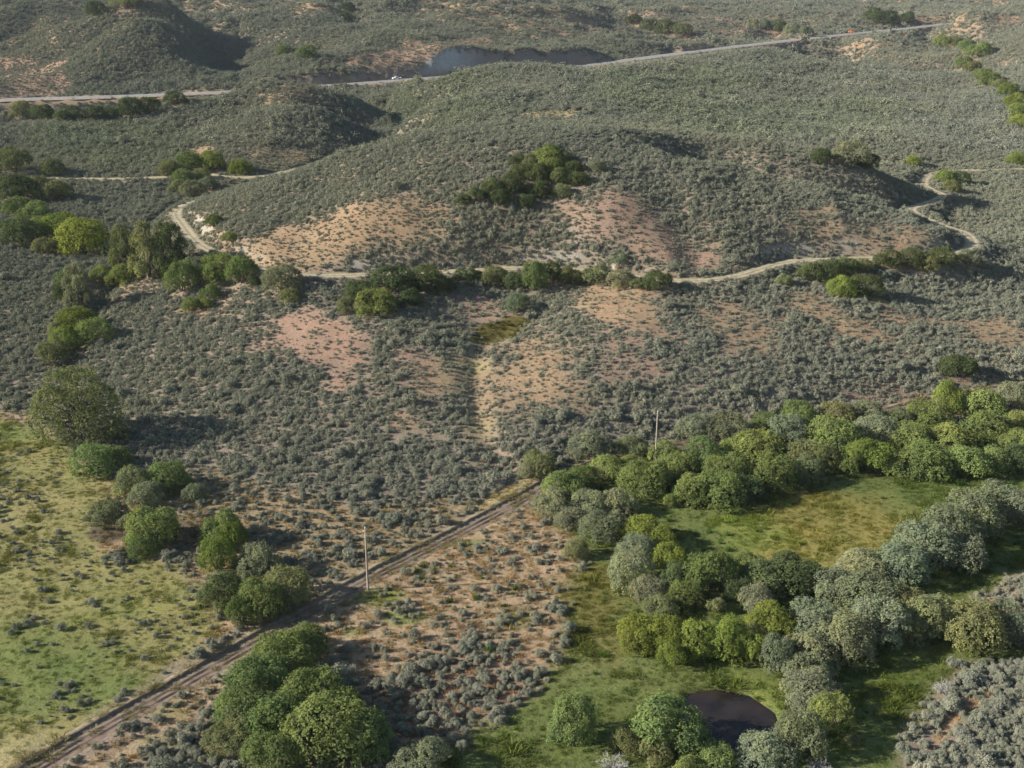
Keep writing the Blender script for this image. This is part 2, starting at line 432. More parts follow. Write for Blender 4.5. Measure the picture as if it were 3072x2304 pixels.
for q, c, a in (((-100, 1290, 260, 55), LUSH * 1.3, .8), ((250, 1320, 120, 35), LUSH * 1.35, .9), ((230, 2060, 240, 80), LUSH * 1.25, .75), ((430, 1800, 160, 60), LIME, .4), ((60, 1500, 150, 80), STRAW, .35), ((230, 1950, 200, 60), LUSH * 1.3, .45),
                ((420, 2120, 90, 30), STRAW, .7), ((620, 1990, 60, 24), STRAW, .7), ((250, 2200, 110, 34), STRAW, .75), ((60, 2260, 90, 40), STRAW, .7), ((330, 1650, 180, 40), GRASS * 1.1, .6)):
    lay(zone(blob(*q), 3, 3, 8, int(q[0]) + 900) * np.maximum(left_meadow, 0.0), c, None, None, a)
clump = zone([(-200, 1900), (120, 1880), (330, 1950), (420, 2030), (330, 2090), (120, 2110), (-300, 2230)], 4, 4, 8, 8)
lay(clump * left_meadow, LUSH * 1.2, 0.26, 0.9, 0.8)
clump2 = zone([(240, 1660), (400, 1670), (560, 1690), (600, 1760), (520, 1800), (380, 1770), (260, 1720)], 3, 3, 6, 9)
lay(clump2 * left_meadow, GRASS, 0.24, 0.8, 0.7)
lay(zone([(-60, 1330), (150, 1340), (230, 1480), (160, 1640), (-60, 1600)], 4, 4, 9, 10) * left_meadow, GRASS, 0.12, 0.7, 0.5)

wet = zone([(1090, 2420), (1230, 2290), (1420, 2215), (1530, 2140), (1640, 2030), (1690, 1920), (1715, 1780), (1740, 1640), (1650, 1560), (1700, 1470), (1830, 1400), (2080, 1335), (2400, 1300), (2760, 1290), (3200, 1240), (3400, 1500), (3072, 1720), (2900, 1850),
            (3200, 1980), (2900, 2000), (2800, 2080), (2740, 2150), (2720, 2304), (2700, 2420)], 1.6, 1.2, 6, 11)
m = lay(wet, LUSH, 0.0, 0.8); GREEN = np.maximum(GREEN, m)
for q, c, a in (((1780, 1780, 70, 110), OLIVE * 0.8, .75), ((1830, 1900, 110, 60), OLIVE * 0.9, .5), ((1780, 2000, 120, 60), GRASS, .35), ((2500, 1560, 270, 75), OLIVE * 1.1, .85), ((2420, 1660, 190, 70), OLIVE * 1.2, .8), ((2260, 1610, 120, 60), LIME, .75),
                ((2600, 1650, 100, 60), OLIVE * 1.25, .6), ((2850, 1500, 220, 60), LUSH * 1.1, .6), ((2200, 1760, 100, 20), MUD * 1.4, .5), ((2280, 2060, 160, 50), LIME * 0.75, .6), ((2420, 2130, 90, 90), LIME * 0.62, .7), ((2740, 2060, 110, 90), LIME * 0.62, .6),
                ((1600, 2200, 150, 70), LUSH * 1.1, .6), ((1450, 2280, 170, 40), LUSH * 0.9, .6), ((1790, 2280, 60, 25), MUD, .9), ((2960, 1790, 60, 25), STRAW, .6)):
    lay(zone(blob(*q), 3, 2.5, 6, int(q[0]) + 901), c, None, None, a)
right_brush = zone([(3200, 1690), (3040, 1740), (2930, 1800), (2960, 1840), (3200, 1830)], 1, 1, 4, 12)
lay(right_brush, DRY, 0.55, 0.9); GREEN *= 1 - right_brush
right_brush2 = zone([(3250, 1985), (3040, 1990), (2900, 2020), (2830, 2090), (2800, 2180), (2760, 2260), (2720, 2420), (3400, 2420)], 1.2, 1.2, 5, 13)
lay(right_brush2, SOIL * 1.1, 1.0, 0.95); GREEN *= 1 - right_brush2
lay(zone([(2790, 2230), (2830, 2160), (2960, 2080), (2985, 2095), (2860, 2190), (2810, 2260)], 0.5, 0.5, 3, 14), DRY, 0.05)
for q, c, a in (((1200, 1850, 55, 16), LUSH * 1.5, .8), ((1130, 1790, 80, 26), LIME * 0.9, .8), ((1560, 1860, 70, 32), GRASS * 0.9, .8), ((1400, 1630, 40, 14), LIME * .8, .7), ((1060, 1900, 45, 18), LUSH * 1.5, .7), ((500, 2130, 60, 30), GRASS, .6), ((560, 2240, 130, 60), GRASS * .9, .6)):
    lay(zone(blob(*q), 1, 1, 4, int(q[0]) + 31), c, None, None, a)
straw_verge = zone([(1440, 1520), (1470, 1475), (1600, 1420), (1640, 1425), (1440, 1545)], 1, 0.8, 4, 15)
lay(straw_verge, STRAW, 0.02)

DENS = np.where(left_meadow > 0.3, DENS * (0.12 + 2.1 * sstep(0.46, 0.66, fbm(GX, GY, 11, 3, 123))), DENS)
def fatten(px, k=1.16):
    cu, cv = np.mean(px, 0)
    return [(cu + (u - cu) * k, cv + (v - cv) * k) for u, v in px]
# bare and dry patches on the slopes
for i, (px, c, dn, am) in enumerate([
    ([(830, 965), (930, 945), (1030, 960), (1080, 1110), (1000, 1130), (870, 1080), (760, 1030)], PINK * 1.05, 0.12, .95),
    ([(1110, 1060), (1230, 1030), (1300, 1080), (1330, 1150), (1250, 1190), (1180, 1100)], PINK, 0.3, .8),
    ([(1240, 1180), (1300, 1100), (1350, 1130), (1350, 1200)], DRY, 0.15, .9),
    ([(1130, 1225), (1240, 1210), (1300, 1290), (1180, 1280)], DRY * 0.95, 0.25, .85),
    ([(1385, 890), (1490, 905), (1500, 965), (1380, 960)], PINK, 0.2, .9),
    ([(1400, 1030), (1455, 1030), (1440, 1110), (1430, 1210), (1480, 1300), (1440, 1290), (1395, 1150)], STRAW, 0.08, .95),
    ([(1480, 1120), (1600, 1050), (1680, 1060), (1720, 1190), (1600, 1230), (1480, 1240)], DRY * 0.92, 0.22, .85),
    ([(1420, 1300), (1500, 1290), (1480, 1400), (1440, 1380)], DRY, 0.3, .7),
    ([(1690, 880), (1800, 865), (1920, 880), (1985, 960), (1960, 1000), (1840, 960), (1720, 920)], DRY, 0.12, .95),
    ([(1820, 1000), (1960, 1000), (1960, 1130), (1850, 1110)], PINK * .9, 0.4, .7),
    ([(2090, 930), (2200, 900), (2310, 960), (2300, 1060), (2200, 1060)], DRY * 0.95, 0.3, .8),
    ([(2360, 865), (2450, 890), (2560, 960), (2640, 1010), (2560, 1010), (2440, 940)], DRY, 0.15, .9),
    ([(2670, 925), (2850, 950), (3072, 980), (3072, 1030), (2900, 1000), (2700, 970)], DRY, 0.2, .9),
    ([(2500, 1160), (2650, 1160), (2750, 1190), (2600, 1230)], PINK * .9, 0.3, .7),
    ([(740, 760), (850, 690), (1000, 640), (1180, 620), (1260, 660), (1150, 720), (1010, 790), (900, 810), (770, 790)], DRY * 0.92, 0.2, .9),
    ([(1050, 640), (1250, 600), (1330, 640), (1260, 720), (1080, 770)], DRY * .8, 0.45, .6),
    ([(1720, 620), (1880, 590), (1990, 620), (1990, 700), (2200, 790), (2050, 790), (1850, 740)], PINK, 0.25, .85),
    ([(2330, 620), (2500, 620), (2740, 690), (2800, 740), (2700, 770), (2480, 730)], DRY * 0.85, 0.35, .75),
    ([(1480, 1040), (1600, 1000), (1740, 1050), (1700, 1100), (1560, 1080)], DRY * 0.9, 0.35, .7),
    ([(570, 930), (690, 900), (730, 950), (600, 980)], DRY * .85, 0.3, .7),
    ([(310, 860), (480, 810), (520, 850), (380, 890)], PINK * .9, 0.35, .7),
    ([(-100, 170), (60, 165), (180, 180), (190, 250), (150, 290), (-100, 290)], PINK * .95, 0.3, .9),
    ([(1030, 190), (1150, 150), (1350, 120), (1480, 125), (1470, 145), (1300, 160), (1150, 200)], PINK, 0.25, .9),
    ([(1200, 45), (1350, 20), (1500, 30), (1700, 10), (1750, 60), (1600, 90), (1450, 70)], DRY * 0.95, 0.35, .75),
    ([(1650, 95), (1900, 40), (2100, 55), (2300, 90), (2100, 110), (1850, 105)], PINK * .95, 0.4, .75),
    ([(1900, 10), (2300, 45), (2450, 50), (2450, 70), (2050, 45)], DRY * .9, 0.4, .6),
    ([(2850, 55), (3000, 40), (3072, 60), (3000, 90)], PINK * .85, 0.4, .7),
    ([(820, 270), (940, 265), (950, 300), (860, 330), (800, 310)], DRY * .85, 0.35, .75),
    ([(760, 455), (900, 450), (910, 480), (800, 490)], DRY * .9, 0.3, .8),
    ([(1570, 338), (1700, 332), (1720, 352), (1590, 358)], STRAW, 0.25, .9),
    ([(575, 448), (600, 445), (615, 462), (585, 462)], DRY * 1.1, 0.0, 1),
    ([(840, 25), (1000, 15), (1010, 55), (880, 55)], DRY * .85, 0.4, .7),
    ([(0, 1240), (170, 1300), (110, 1240)], DRY, 0.2, .6)]):
    lay(zone(fatten(px), 4.5, 4.0, 7 if i < 20 else 20, 40 + i), c * (0.9 if i < 31 else 1), dn * 1.2 + 0.09 if i < 31 else dn, 0.58, am)
far_dry = sstep(0.5, 0.66, fbm(GX, GY, 110, 4, 131)) * sstep(760, 900, GY)
lay(far_dry, DRY * 0.85, 0.5, 0.85, 0.65)
# damp green hollow and willow-green margins
m = lay(zone([(1405, 1020), (1420, 985), (1480, 965), (1540, 945), (1590, 955), (1570, 1000), (1500, 1025)], 1.0, 0.8, 4, 90), OLIVE * 0.55, 0.03); GREEN = np.maximum(GREEN, m * 0.9)
lay(zone(blob(2640, 905, 40, 14), 1, .6, 3, 91), STRAW * 0.8, 0.0)
lay(zone(blob(330, 1608, 62, 28), 0.6, .5, 3, 92), MUD, 0.0)
lay(zone(blob(350, 1640, 55, 12), 0.6, .6, 3, 93), DRY, 0.0)
lay(zone(blob(570, 1600, 80, 50), 1, 1, 4, 94), MUD * 1.2, 0.05)
lay(zone([(640, 1880), (690, 1850), (690, 1895), (650, 1930), (610, 1920)], 0.8, .6, 3, 95), DRY, 0.0)
for q in ((2330, 350, 420, 60), (2000, 260, 250, 60), (1300, 330, 160, 60), (350, 430, 300, 60), (1350, 230, 120, 30)):
    z_ = zone(blob(*q), 14, 14, 30, int(q[0]) + 55)
    lay(z_, np.array([0.20, 0.20, 0.085]), None, None, 0.5); GREENISH = np.maximum(GREENISH, z_ * 0.6)
creek_green = np.exp(-(poly_dist(GX, GY, creek_line[::3])[0] / 5.0) ** 2)
lay(creek_green, OLIVE * 0.8, 0.45, 0.8, 0.6)
# cut banks along the highway and above the ditch are bare earth
slope_y = np.gradient(GZ, axis=0) / np.gradient(GY, axis=0)
slope_x = np.gradient(GZ, axis=1) / np.gradient(GX, axis=1)
steep = np.hypot(slope_x, slope_y)
cut = sstep(0.75, 1.1, steep) * (1 - sstep(34, 44, hd)) * sstep(6.5, 7.5, hd)
lay(cut, np.array([0.25, 0.20, 0.165]), 0.02)
pale = np.exp(-((GX + 42) / 16) ** 2) * cut
lay(pale, np.array([0.40, 0.39, 0.36]), 0.0)
DENS *= 0.25 + 0.75 * sstep(9, 20, hd)
verge = (1 - sstep(7, 10, hd)) * (hd > 3)
lay(verge, DRY * 1.0, 0.03)
bank = sstep(0.55, 0.85, steep) * (1 - sstep(5, 8, dd)) * sstep(0.45, 0.62, fbm(GX, GY, 13, 3, 60))
lay(bank, np.array([0.30, 0.26, 0.21]), 0.1, None, 0.9)
for q in ((1130, 792, 60, 14), (1820, 802, 30, 10), (985, 800, 26, 8), (1390, 796, 30, 8)):
    lay(zone(blob(*q), .8, .8, 4, int(q[0])), np.array([0.36, 0.32, 0.26]), 0.04)
# nothing grows on the tracks and in the water
DENS *= sstep(2.0, 2.8, dd) * (hd > 7.0)
off = rd * rside                                # + on the left of the dirt road
DENS *= 1 - ((off < 1.8) & (off > -3.9))
lay(1 - sstep(0.0, 0.7, psd), MUD * 0.9, 0.0)
DENS *= sstep(0.5, 1.5, psd)
GREEN *= sstep(0.35, 0.7, psd)
berm = np.exp(-((dd - 3.7) / 0.8) ** 2)
DENS = np.maximum(DENS, berm * 0.75)

# fine mottling of the cover itself: straw and green stalks come in small drifts
mott = fbm(GX, GY, 3.2, 3, 80)[..., None]
GCOL = GCOL * (0.86 + 0.28 * mott)
GCOL = GCOL * (1 - 0.35 * GREEN[..., None] * sstep(0.5, 0.75, fbm(GX, GY, 6, 3, 81))[..., None] * np.array([0.0, 0.1, 0.0]))


# ------------------------------------------------------------------ materials
def new_mat(name):
    m = bpy.data.materials.new(name); m.use_nodes = True
    nt = m.node_tree; nt.nodes.clear()
    out = nt.nodes.new("ShaderNodeOutputMaterial")
    return m, nt, out

def N(nt, kind, **kw):
    n = nt.nodes.new(kind)
    for k_, v_ in kw.items():
        if k_ in n.inputs: n.inputs[k_].default_value = v_
        else: setattr(n, k_, v_)
    return n

def mix_rgb(nt, mode, fac, a, b):
    n = nt.nodes.new("ShaderNodeMix"); n.data_type = 'RGBA'; n.blend_type = mode
    for sock, val in ((n.inputs[0], fac), (n.inputs[6], a), (n.inputs[7], b)):
        if isinstance(val, bpy.types.NodeSocket): nt.links.new(val, sock)
        else: sock.default_value = val if not isinstance(val, tuple) or len(val) == 4 else (*val, 1)
    return n.outputs[2]

def ramp(nt, fac, stops):
    r = nt.nodes.new("ShaderNodeValToRGB")
    el = r.color_ramp.elements
    while len(el) < len(stops): el.new(0.5)
    for e, (p_, c_) in zip(el, stops):
        e.position = p_; e.color = (*c_, 1) if len(c_) == 3 else c_
    nt.links.new(fac, r.inputs[0])
    return r.outputs[0]

def grey(v): return (v, v, v)

def plain(name, col, rough=0.8, noise=0.0, scale=5.0, metal=0.0, spec=0.3):
    m, nt, out = new_mat(name)
    b = N(nt, "ShaderNodeBsdfPrincipled", Roughness=rough, Metallic=metal)
    b.inputs["Base Color"].default_value = (*col, 1)
    b.inputs["Specular IOR Level"].default_value = spec
    if noise:
        tc = nt.nodes.new("ShaderNodeTexCoord")
        nz = N(nt, "ShaderNodeTexNoise", Scale=scale, Detail=4.0)
        nt.links.new(tc.outputs["Object"], nz.inputs["Vector"])
        f = ramp(nt, nz.outputs[0], [(0.25, grey(1 - noise)), (0.75, grey(1 + noise))])
        nt.links.new(mix_rgb(nt, 'MULTIPLY', 1.0, (*col, 1), f), b.inputs["Base Color"])
    nt.links.new(b.outputs[0], out.inputs[0])
    return m

def ground_material():
    m, nt, out = new_mat("ground")
    at = N(nt, "ShaderNodeAttribute", attribute_name="cover")
    geo = nt.nodes.new("ShaderNodeNewGeometry")
    def noise(scale, detail=4.0, rough=0.6):
        nz = N(nt, "ShaderNodeTexNoise", Scale=scale, Detail=detail, Roughness=rough)
        nt.links.new(geo.outputs["Position"], nz.inputs["Vector"]); return nz.outputs[0]
    c = mix_rgb(nt, 'MULTIPLY', 1.0, at.outputs["Color"], ramp(nt, noise(0.9, 5), [(0.25, grey(0.78)), (0.5, grey(1.0)), (0.78, grey(1.18))]))
    c = mix_rgb(nt, 'MULTIPLY', 0.7, c, ramp(nt, noise(3.6, 3), [(0.3, grey(0.62)), (0.62, grey(1.12)), (0.8, grey(1.35))]))
    c = mix_rgb(nt, 'MULTIPLY', 0.6, c, ramp(nt, noise(0.16, 4), [(0.3, (0.85, 0.95, 0.92)), (0.7, (1.12, 1.02, 0.95))]))
    b = N(nt, "ShaderNodeBsdfPrincipled", Roughness=0.95)
    b.inputs["Specular IOR Level"].default_value = 0.1
    nt.links.new(c, b.inputs["Base Color"])
    bump = N(nt, "ShaderNodeBump", Strength=0.75, Distance=0.22)
    nt.links.new(noise(2.2, 6, 0.7), bump.inputs["Height"])
    nt.links.new(bump.outputs[0], b.inputs["Normal"])
    nt.links.new(b.outputs[0], out.inputs[0])
    return m

def leaf_material(name, use_object=True, base=(0.1, 0.15, 0.04), lum=(0.62, 1.35), trans=0.25, tint_attr=None, rnd=0.22):
    m, nt, out = new_mat(name)
    lv = N(nt, "ShaderNodeAttribute", attribute_name="lv")
    oi = nt.nodes.new("ShaderNodeObjectInfo")
    col = oi.outputs["Color"] if use_object else None
    if not use_object:
        rgb = nt.nodes.new("ShaderNodeRGB"); rgb.outputs[0].default_value = (*base, 1); col = rgb.outputs[0]
    if tint_attr:
        ta = N(nt, "ShaderNodeAttribute", attribute_name=tint_attr, attribute_type='INSTANCER')
        col = mix_rgb(nt, 'MULTIPLY', 1.0, col, ta.outputs["Color"])
    c = mix_rgb(nt, 'MULTIPLY', 1.0, col, ramp(nt, lv.outputs["Fac"], [(0.0, (lum[0], lum[0] * 0.97, lum[0] * 1.05)), (1.0, (lum[1], lum[1], lum[1] * 0.85))]))
    c = mix_rgb(nt, 'MULTIPLY', 1.0, c, ramp(nt, oi.outputs["Random"], [(0.0, (1 - rnd, 1 - rnd * .8, 1 - rnd)), (1.0, (1 + rnd, 1 + rnd * .8, 1 + rnd * .6))]))
    if use_object:                                  # each crown blends between fresher and older foliage
        tc = nt.nodes.new("ShaderNodeTexCoord"); nz = N(nt, "ShaderNodeTexNoise", Scale=0.45, Detail=3.0)
        nt.links.new(tc.outputs["Object"], nz.inputs["Vector"])
        c = mix_rgb(nt, 'MULTIPLY', 1.0, c, ramp(nt, nz.outputs[0], [(0.3, (0.82, 0.88, 0.92)), (0.5, (1.0, 1.0, 1.0)), (0.7, (1.10, 1.07, 0.9))]))
    di = N(nt, "ShaderNodeBsdfDiffuse", Roughness=0.6)
    tr = nt.nodes.new("ShaderNodeBsdfTranslucent")
    nt.links.new(c, di.inputs[0])
    nt.links.new(mix_rgb(nt, 'MULTIPLY', 1.0, c, (1.15, 1.25, 0.6, 1)), tr.inputs[0])
    mx = N(nt, "ShaderNodeMixShader"); mx.inputs[0].default_value = trans
    nt.links.new(di.outputs[0], mx.inputs[1]); nt.links.new(tr.outputs[0], mx.inputs[2])
    nt.links.new(mx.outputs[0], out.inputs[0])
    return m

def strip_material(name, stops, width, rough=0.95, bump=0.3, grain=1.5, wob=0.9):
    """colour across a track, by metres from its middle (attribute 'across')"""
    m, nt, out = new_mat(name)
    at = N(nt, "ShaderNodeAttribute", attribute_name="across")
    geo = nt.nodes.new("ShaderNodeNewGeometry")
    nz = N(nt, "ShaderNodeTexNoise", Scale=0.8, Detail=5.0)
    nt.links.new(geo.outputs["Position"], nz.inputs["Vector"])
    w1 = N(nt, "ShaderNodeMath", operation='MULTIPLY_ADD'); w1.inputs[1].default_value = wob; w1.inputs[2].default_value = -wob / 2
    nt.links.new(nz.outputs[0], w1.inputs[0])
    ad = N(nt, "ShaderNodeMath", operation='ADD'); nt.links.new(at.outputs["Fac"], ad.inputs[0]); nt.links.new(w1.outputs[0], ad.inputs[1])
    mr = N(nt, "ShaderNodeMapRange"); mr.inputs[1].default_value = -width; mr.inputs[2].default_value = width
    nt.links.new(ad.outputs[0], mr.inputs[0])
    c = ramp(nt, mr.outputs[0], [((o + width) / (2 * width), k_) for o, k_ in stops])
    nz2 = N(nt, "ShaderNodeTexNoise", Scale=grain, Detail=6.0, Roughness=0.7)
    nt.links.new(geo.outputs["Position"], nz2.inputs["Vector"])
    c = mix_rgb(nt, 'MULTIPLY', 1.0, c, ramp(nt, nz2.outputs[0], [(0.25, grey(0.6)), (0.5, grey(1.0)), (0.75, grey(1.35))]))
    b = N(nt, "ShaderNodeBsdfPrincipled", Roughness=rough); b.inputs["Specular IOR Level"].default_value = 0.15
    nt.links.new(c, b.inputs["Base Color"])
    bp = N(nt, "ShaderNodeBump", Strength=bump, Distance=0.12); nt.links.new(nz2.outputs[0], bp.inputs["Height"]); nt.links.new(bp.outputs[0], b.inputs["Normal"])
    nt.links.new(b.outputs[0], out.inputs[0])
    return m

M_GROUND = ground_material()
M_LEAF = leaf_material("willow_leaves")
M_SAGE = leaf_material("sagebrush_leaves", False, (0.245, 0.248, 0.200), (0.75, 1.25), 0.10, None, 0.16)
M_SAGE_I = leaf_material("sagebrush_cover_leaves", False, (0.245, 0.248, 0.200), (0.75, 1.25), 0.10, "tint", 0.16)
M_GRASS_I = leaf_material("grass_blades", False, (1, 1, 1), (0.7, 1.25), 0.2, "tint", 0.15)
M_BARK = plain("bark", (0.16, 0.13, 0.10), 0.95, 0.35, 3.0)
M_DEAD = plain("dead_wood", (0.30, 0.28, 0.26), 0.95, 0.25, 3.0)
M_POLE = plain("weathered_pole", (0.30, 0.24, 0.185), 0.9, 0.25, 4.0)
M_PORC = plain("porcelain", (0.62, 0.60, 0.55), 0.3)
M_STEEL = plain("galvanised_steel", (0.40, 0.40, 0.40), 0.5, 0, 5, 0.6)


# ------------------------------------------------------------------ object helpers
def mesh_from(name, verts, faces, mats, smooth=False, face_attr=None, mat_index=None, vert_attr=None):
    """verts (n,3), faces (m,k) arrays of equal corner count"""
    me = bpy.data.meshes.new(name)
    verts = np.ascontiguousarray(verts, np.float32); faces = np.ascontiguousarray(faces, np.int32)
    me.vertices.add(len(verts)); me.vertices.foreach_set("co", verts.ravel())
    kf = faces.shape[1]
    me.loops.add(faces.size); me.loops.foreach_set("vertex_index", faces.ravel())
    me.polygons.add(len(faces))
    me.polygons.foreach_set("loop_start", np.arange(0, faces.size, kf, dtype=np.int32))
    me.update(calc_edges=True)
    for m_ in (mats if isinstance(mats, (list, tuple)) else [mats]): me.materials.append(m_)
    if mat_index is not None: me.polygons.foreach_set("material_index", np.asarray(mat_index, np.int32))
    me.polygons.foreach_set("use_smooth", np.full(len(faces), smooth))
    if face_attr is not None:
        a = me.attributes.new("lv", 'FLOAT', 'FACE'); a.data.foreach_set("value", np.asarray(face_attr, np.float32))
    if vert_attr is not None:
        for an, (typ, vals) in vert_attr.items():
            a = me.attributes.new(an, typ, 'POINT')
            a.data.foreach_set("color" if typ == 'FLOAT_COLOR' else "value", np.ascontiguousarray(vals, np.float32).ravel())
    me.validate()
    return me

def link(name, me, parent=None, loc=None):
    o = bpy.data.objects.new(name, me); COL.objects.link(o)
    if parent is not None: o.parent = parent
    if loc is not None: o.location = loc
    return o

def tag(o, label=None, cat=None, group=None, kind=None):
    if label: o["label"] = label
    if cat: o["category"] = cat
    if group: o["group"] = group
    if kind: o["kind"] = kind
    return o

def grid_faces(nr, nc):
    idx = np.arange(nr * nc).reshape(nr, nc)
    return np.stack([idx[:-1, :-1], idx[:-1, 1:], idx[1:, 1:], idx[1:, :-1]], -1).reshape(-1, 4)

class Solid:
    """collects boxes, tubes and prisms into one mesh of quads"""
    def __init__(s): s.v = []; s.f = []
    def box(s, x0, x1, y0, y1, z0, z1, top=None):
        n = len(s.v); i0, i1, j0, j1 = top or (0, 0, 0, 0)
        s.v += [(x0, y0, z0), (x1, y0, z0), (x1, y1, z0), (x0, y1, z0), (x0 + i0, y0 + j0, z1), (x1 - i1, y0 + j0, z1), (x1 - i1, y1 - j1, z1), (x0 + i0, y1 - j1, z1)]
        s.f += [tuple(n + i for i in q) for q in ((0, 3, 2, 1), (4, 5, 6, 7), (0, 1, 5, 4), (1, 2, 6, 5), (2, 3, 7, 6), (3, 0, 4, 7))]
        return s
    def tube(s, pts, radii, k=6, cap=True):
        n = len(s.v)
        pts = [Vector(p_) for p_ in pts]
        for i, (p_, r_) in enumerate(zip(pts, radii)):
            t = (pts[min(i + 1, len(pts) - 1)] - pts[max(i - 1, 0)]).normalized()
            a = t.orthogonal().normalized(); b = t.cross(a)
            for j in range(k):
                w = 2 * math.pi * j / k
                q = p_ + (a * math.cos(w) + b * math.sin(w)) * r_
                s.v.append(tuple(q))
        for i in range(len(pts) - 1):
            for j in range(k):
                s.f.append((n + i * k + j, n + i * k + (j + 1) % k, n + (i + 1) * k + (j + 1) % k, n + (i + 1) * k + j))
        if cap:
            for base in (n, n + (len(pts) - 1) * k):
                for j in range(1, k - 1, 2):
                    s.f.append((base, base + j, base + j + 1, base + min(j + 2, k - 1)))
        return s
    def build(s, name, mat, parent=None, smooth=False):
        me = bpy.data.meshes.new(name); me.from_pydata(s.v, [], [tuple(dict.fromkeys(f)) for f in s.f]); me.materials.append(mat)
        me.polygons.foreach_set("use_smooth", [smooth] * len(me.polygons)); me.update()
        return link(name, me, parent)


# ------------------------------------------------------------------ the ground itself, tracks, highway, water
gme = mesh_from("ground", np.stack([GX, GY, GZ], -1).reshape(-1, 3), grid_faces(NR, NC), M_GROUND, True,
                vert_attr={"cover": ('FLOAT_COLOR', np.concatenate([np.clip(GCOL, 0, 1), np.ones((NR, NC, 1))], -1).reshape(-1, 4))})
tag(link("ground", gme), kind="structure")

def ribbon(name, line, prof, mat, lift=0.05, jitter=0.0, zs=None):
    L = line[:, :2]; n = len(L)
    T = np.gradient(L, axis=0); T /= np.linalg.norm(T, axis=1)[:, None] + 1e-9
    Nn = np.stack([-T[:, 1], T[:, 0]], 1)
    off = np.array([p_[0] for p_ in prof]); hz_ = np.array([p_[1] for p_ in prof])
    X = L[:, None, 0] + Nn[:, None, 0] * off[None]; Y = L[:, None, 1] + Nn[:, None, 1] * off[None]
    if zs is None: Z = height(X, Y) + lift + hz_[None]
    else: Z = zs[:, None] + lift + hz_[None]
    if jitter:
        Z = Z + (fbm(X, Y, 2.2, 4, 5) - 0.5) * jitter * (np.abs(hz_)[None] > 0.03)
    A = np.repeat(off[None], n, 0)
    me = mesh_from(name, np.stack([X, Y, Z], -1).reshape(-1, 3), grid_faces(n, len(off)), mat, True, vert_attr={"across": ('FLOAT', A.ravel())})
    return tag(link(name, me), kind="structure")

DIRT, DIRT2, TRACK_GRASS = (0.165, 0.118, 0.092), (0.20, 0.15, 0.115), (0.235, 0.20, 0.105)
M_ROAD = strip_material("dirt_road", [(-3.6, TRACK_GRASS), (-2.9, DIRT), (-2.2, (0.165, 0.12, 0.092)), (-1.6, DIRT), (-1.15, (0.20, 0.165, 0.105)), (-0.8, DIRT), (-0.35, (0.20, 0.16, 0.11)), (0.1, (0.16, 0.12, 0.085)), (0.7, (0.25, 0.205, 0.125))], 3.8, grain=2.0, wob=1.7)
road_fine = smooth_line(road_line[::2], 0.5)
ribbon("dirt_road", road_fine, [(1.2, -0.12), (0.85, 0.0), (0.55, 0.05), (0.3, 0.10), (0.12, 0.09), (-0.02, -0.02), (-0.3, -0.04), (-0.55, 0.0), (-0.75, 0.06), (-0.95, 0.10), (-1.1, 0.09), (-1.22, 0.0), (-1.5, -0.01), (-1.8, 0.04), (-1.9, 0.08), (-2.05, 0.08),
                                    (-2.15, 0.0), (-2.5, -0.01), (-2.8, 0.05), (-3.1, 0.06), (-3.5, -0.12)], M_ROAD, 0.08, 0.30)
M_DITCH = strip_material("ditch_track", [(-2.2, (0.20, 0.185, 0.10)), (-1.3, (0.34, 0.275, 0.185)), (-0.75, (0.40, 0.33, 0.225)), (-0.1, (0.215, 0.195, 0.10)), (0.65, (0.40, 0.33, 0.225)), (1.2, (0.34, 0.275, 0.185)), (2.2, (0.20, 0.20, 0.10))], 2.4, grain=0.7)
ribbon("ditch_track", ditch_line, [(2.7, -0.3), (2.0, 0.05), (1.1, 0.0), (0.7, -0.03), (0.0, 0.06), (-0.7, -0.03), (-1.1, 0.0), (-2.0, 0.06), (-2.7, -0.3)], M_DITCH, 0.12)
M_HWY = strip_material("highway", [(-6.8, (0.30, 0.235, 0.16)), (-5.2, (0.31, 0.25, 0.18)), (-4.6, (0.25, 0.235, 0.21)), (-4.0, (0.235, 0.232, 0.225)), (0.0, (0.225, 0.222, 0.218)), (4.0, (0.235, 0.232, 0.225)), (4.6, (0.25, 0.235, 0.21)), (5.2, (0.31, 0.25, 0.18)), (6.8, (0.30, 0.235, 0.16))], 7.2, 0.8, 0.05, 0.3)
hw_o = ribbon("highway", hwy_line, [(6.9, -0.45), (5.2, 0.0), (4.4, 0.07), (0.0, 0.14), (-4.4, 0.07), (-5.2, 0.0), (-6.9, -0.45)], M_HWY, 0.12, 0, hwy_line[:, 2])
for oo, nm in ((4.0, "edge_line"), (-4.0, "edge_line")):
    ln_o = ribbon(nm, hwy_line, [(oo - 0.09, 0.085), (oo + 0.09, 0.085)], plain("road_paint_white", (0.75, 0.75, 0.72), 0.7), 0.135, 0, hwy_line[:, 2]); ln_o.parent = hw_o
ln_o = ribbon("centre_line", hwy_line, [(-0.14, 0.14), (0.14, 0.14)], plain("road_paint_yellow", (0.65, 0.45, 0.08), 0.7), 0.135, 0, hwy_line[:, 2]); ln_o.parent = hw_o

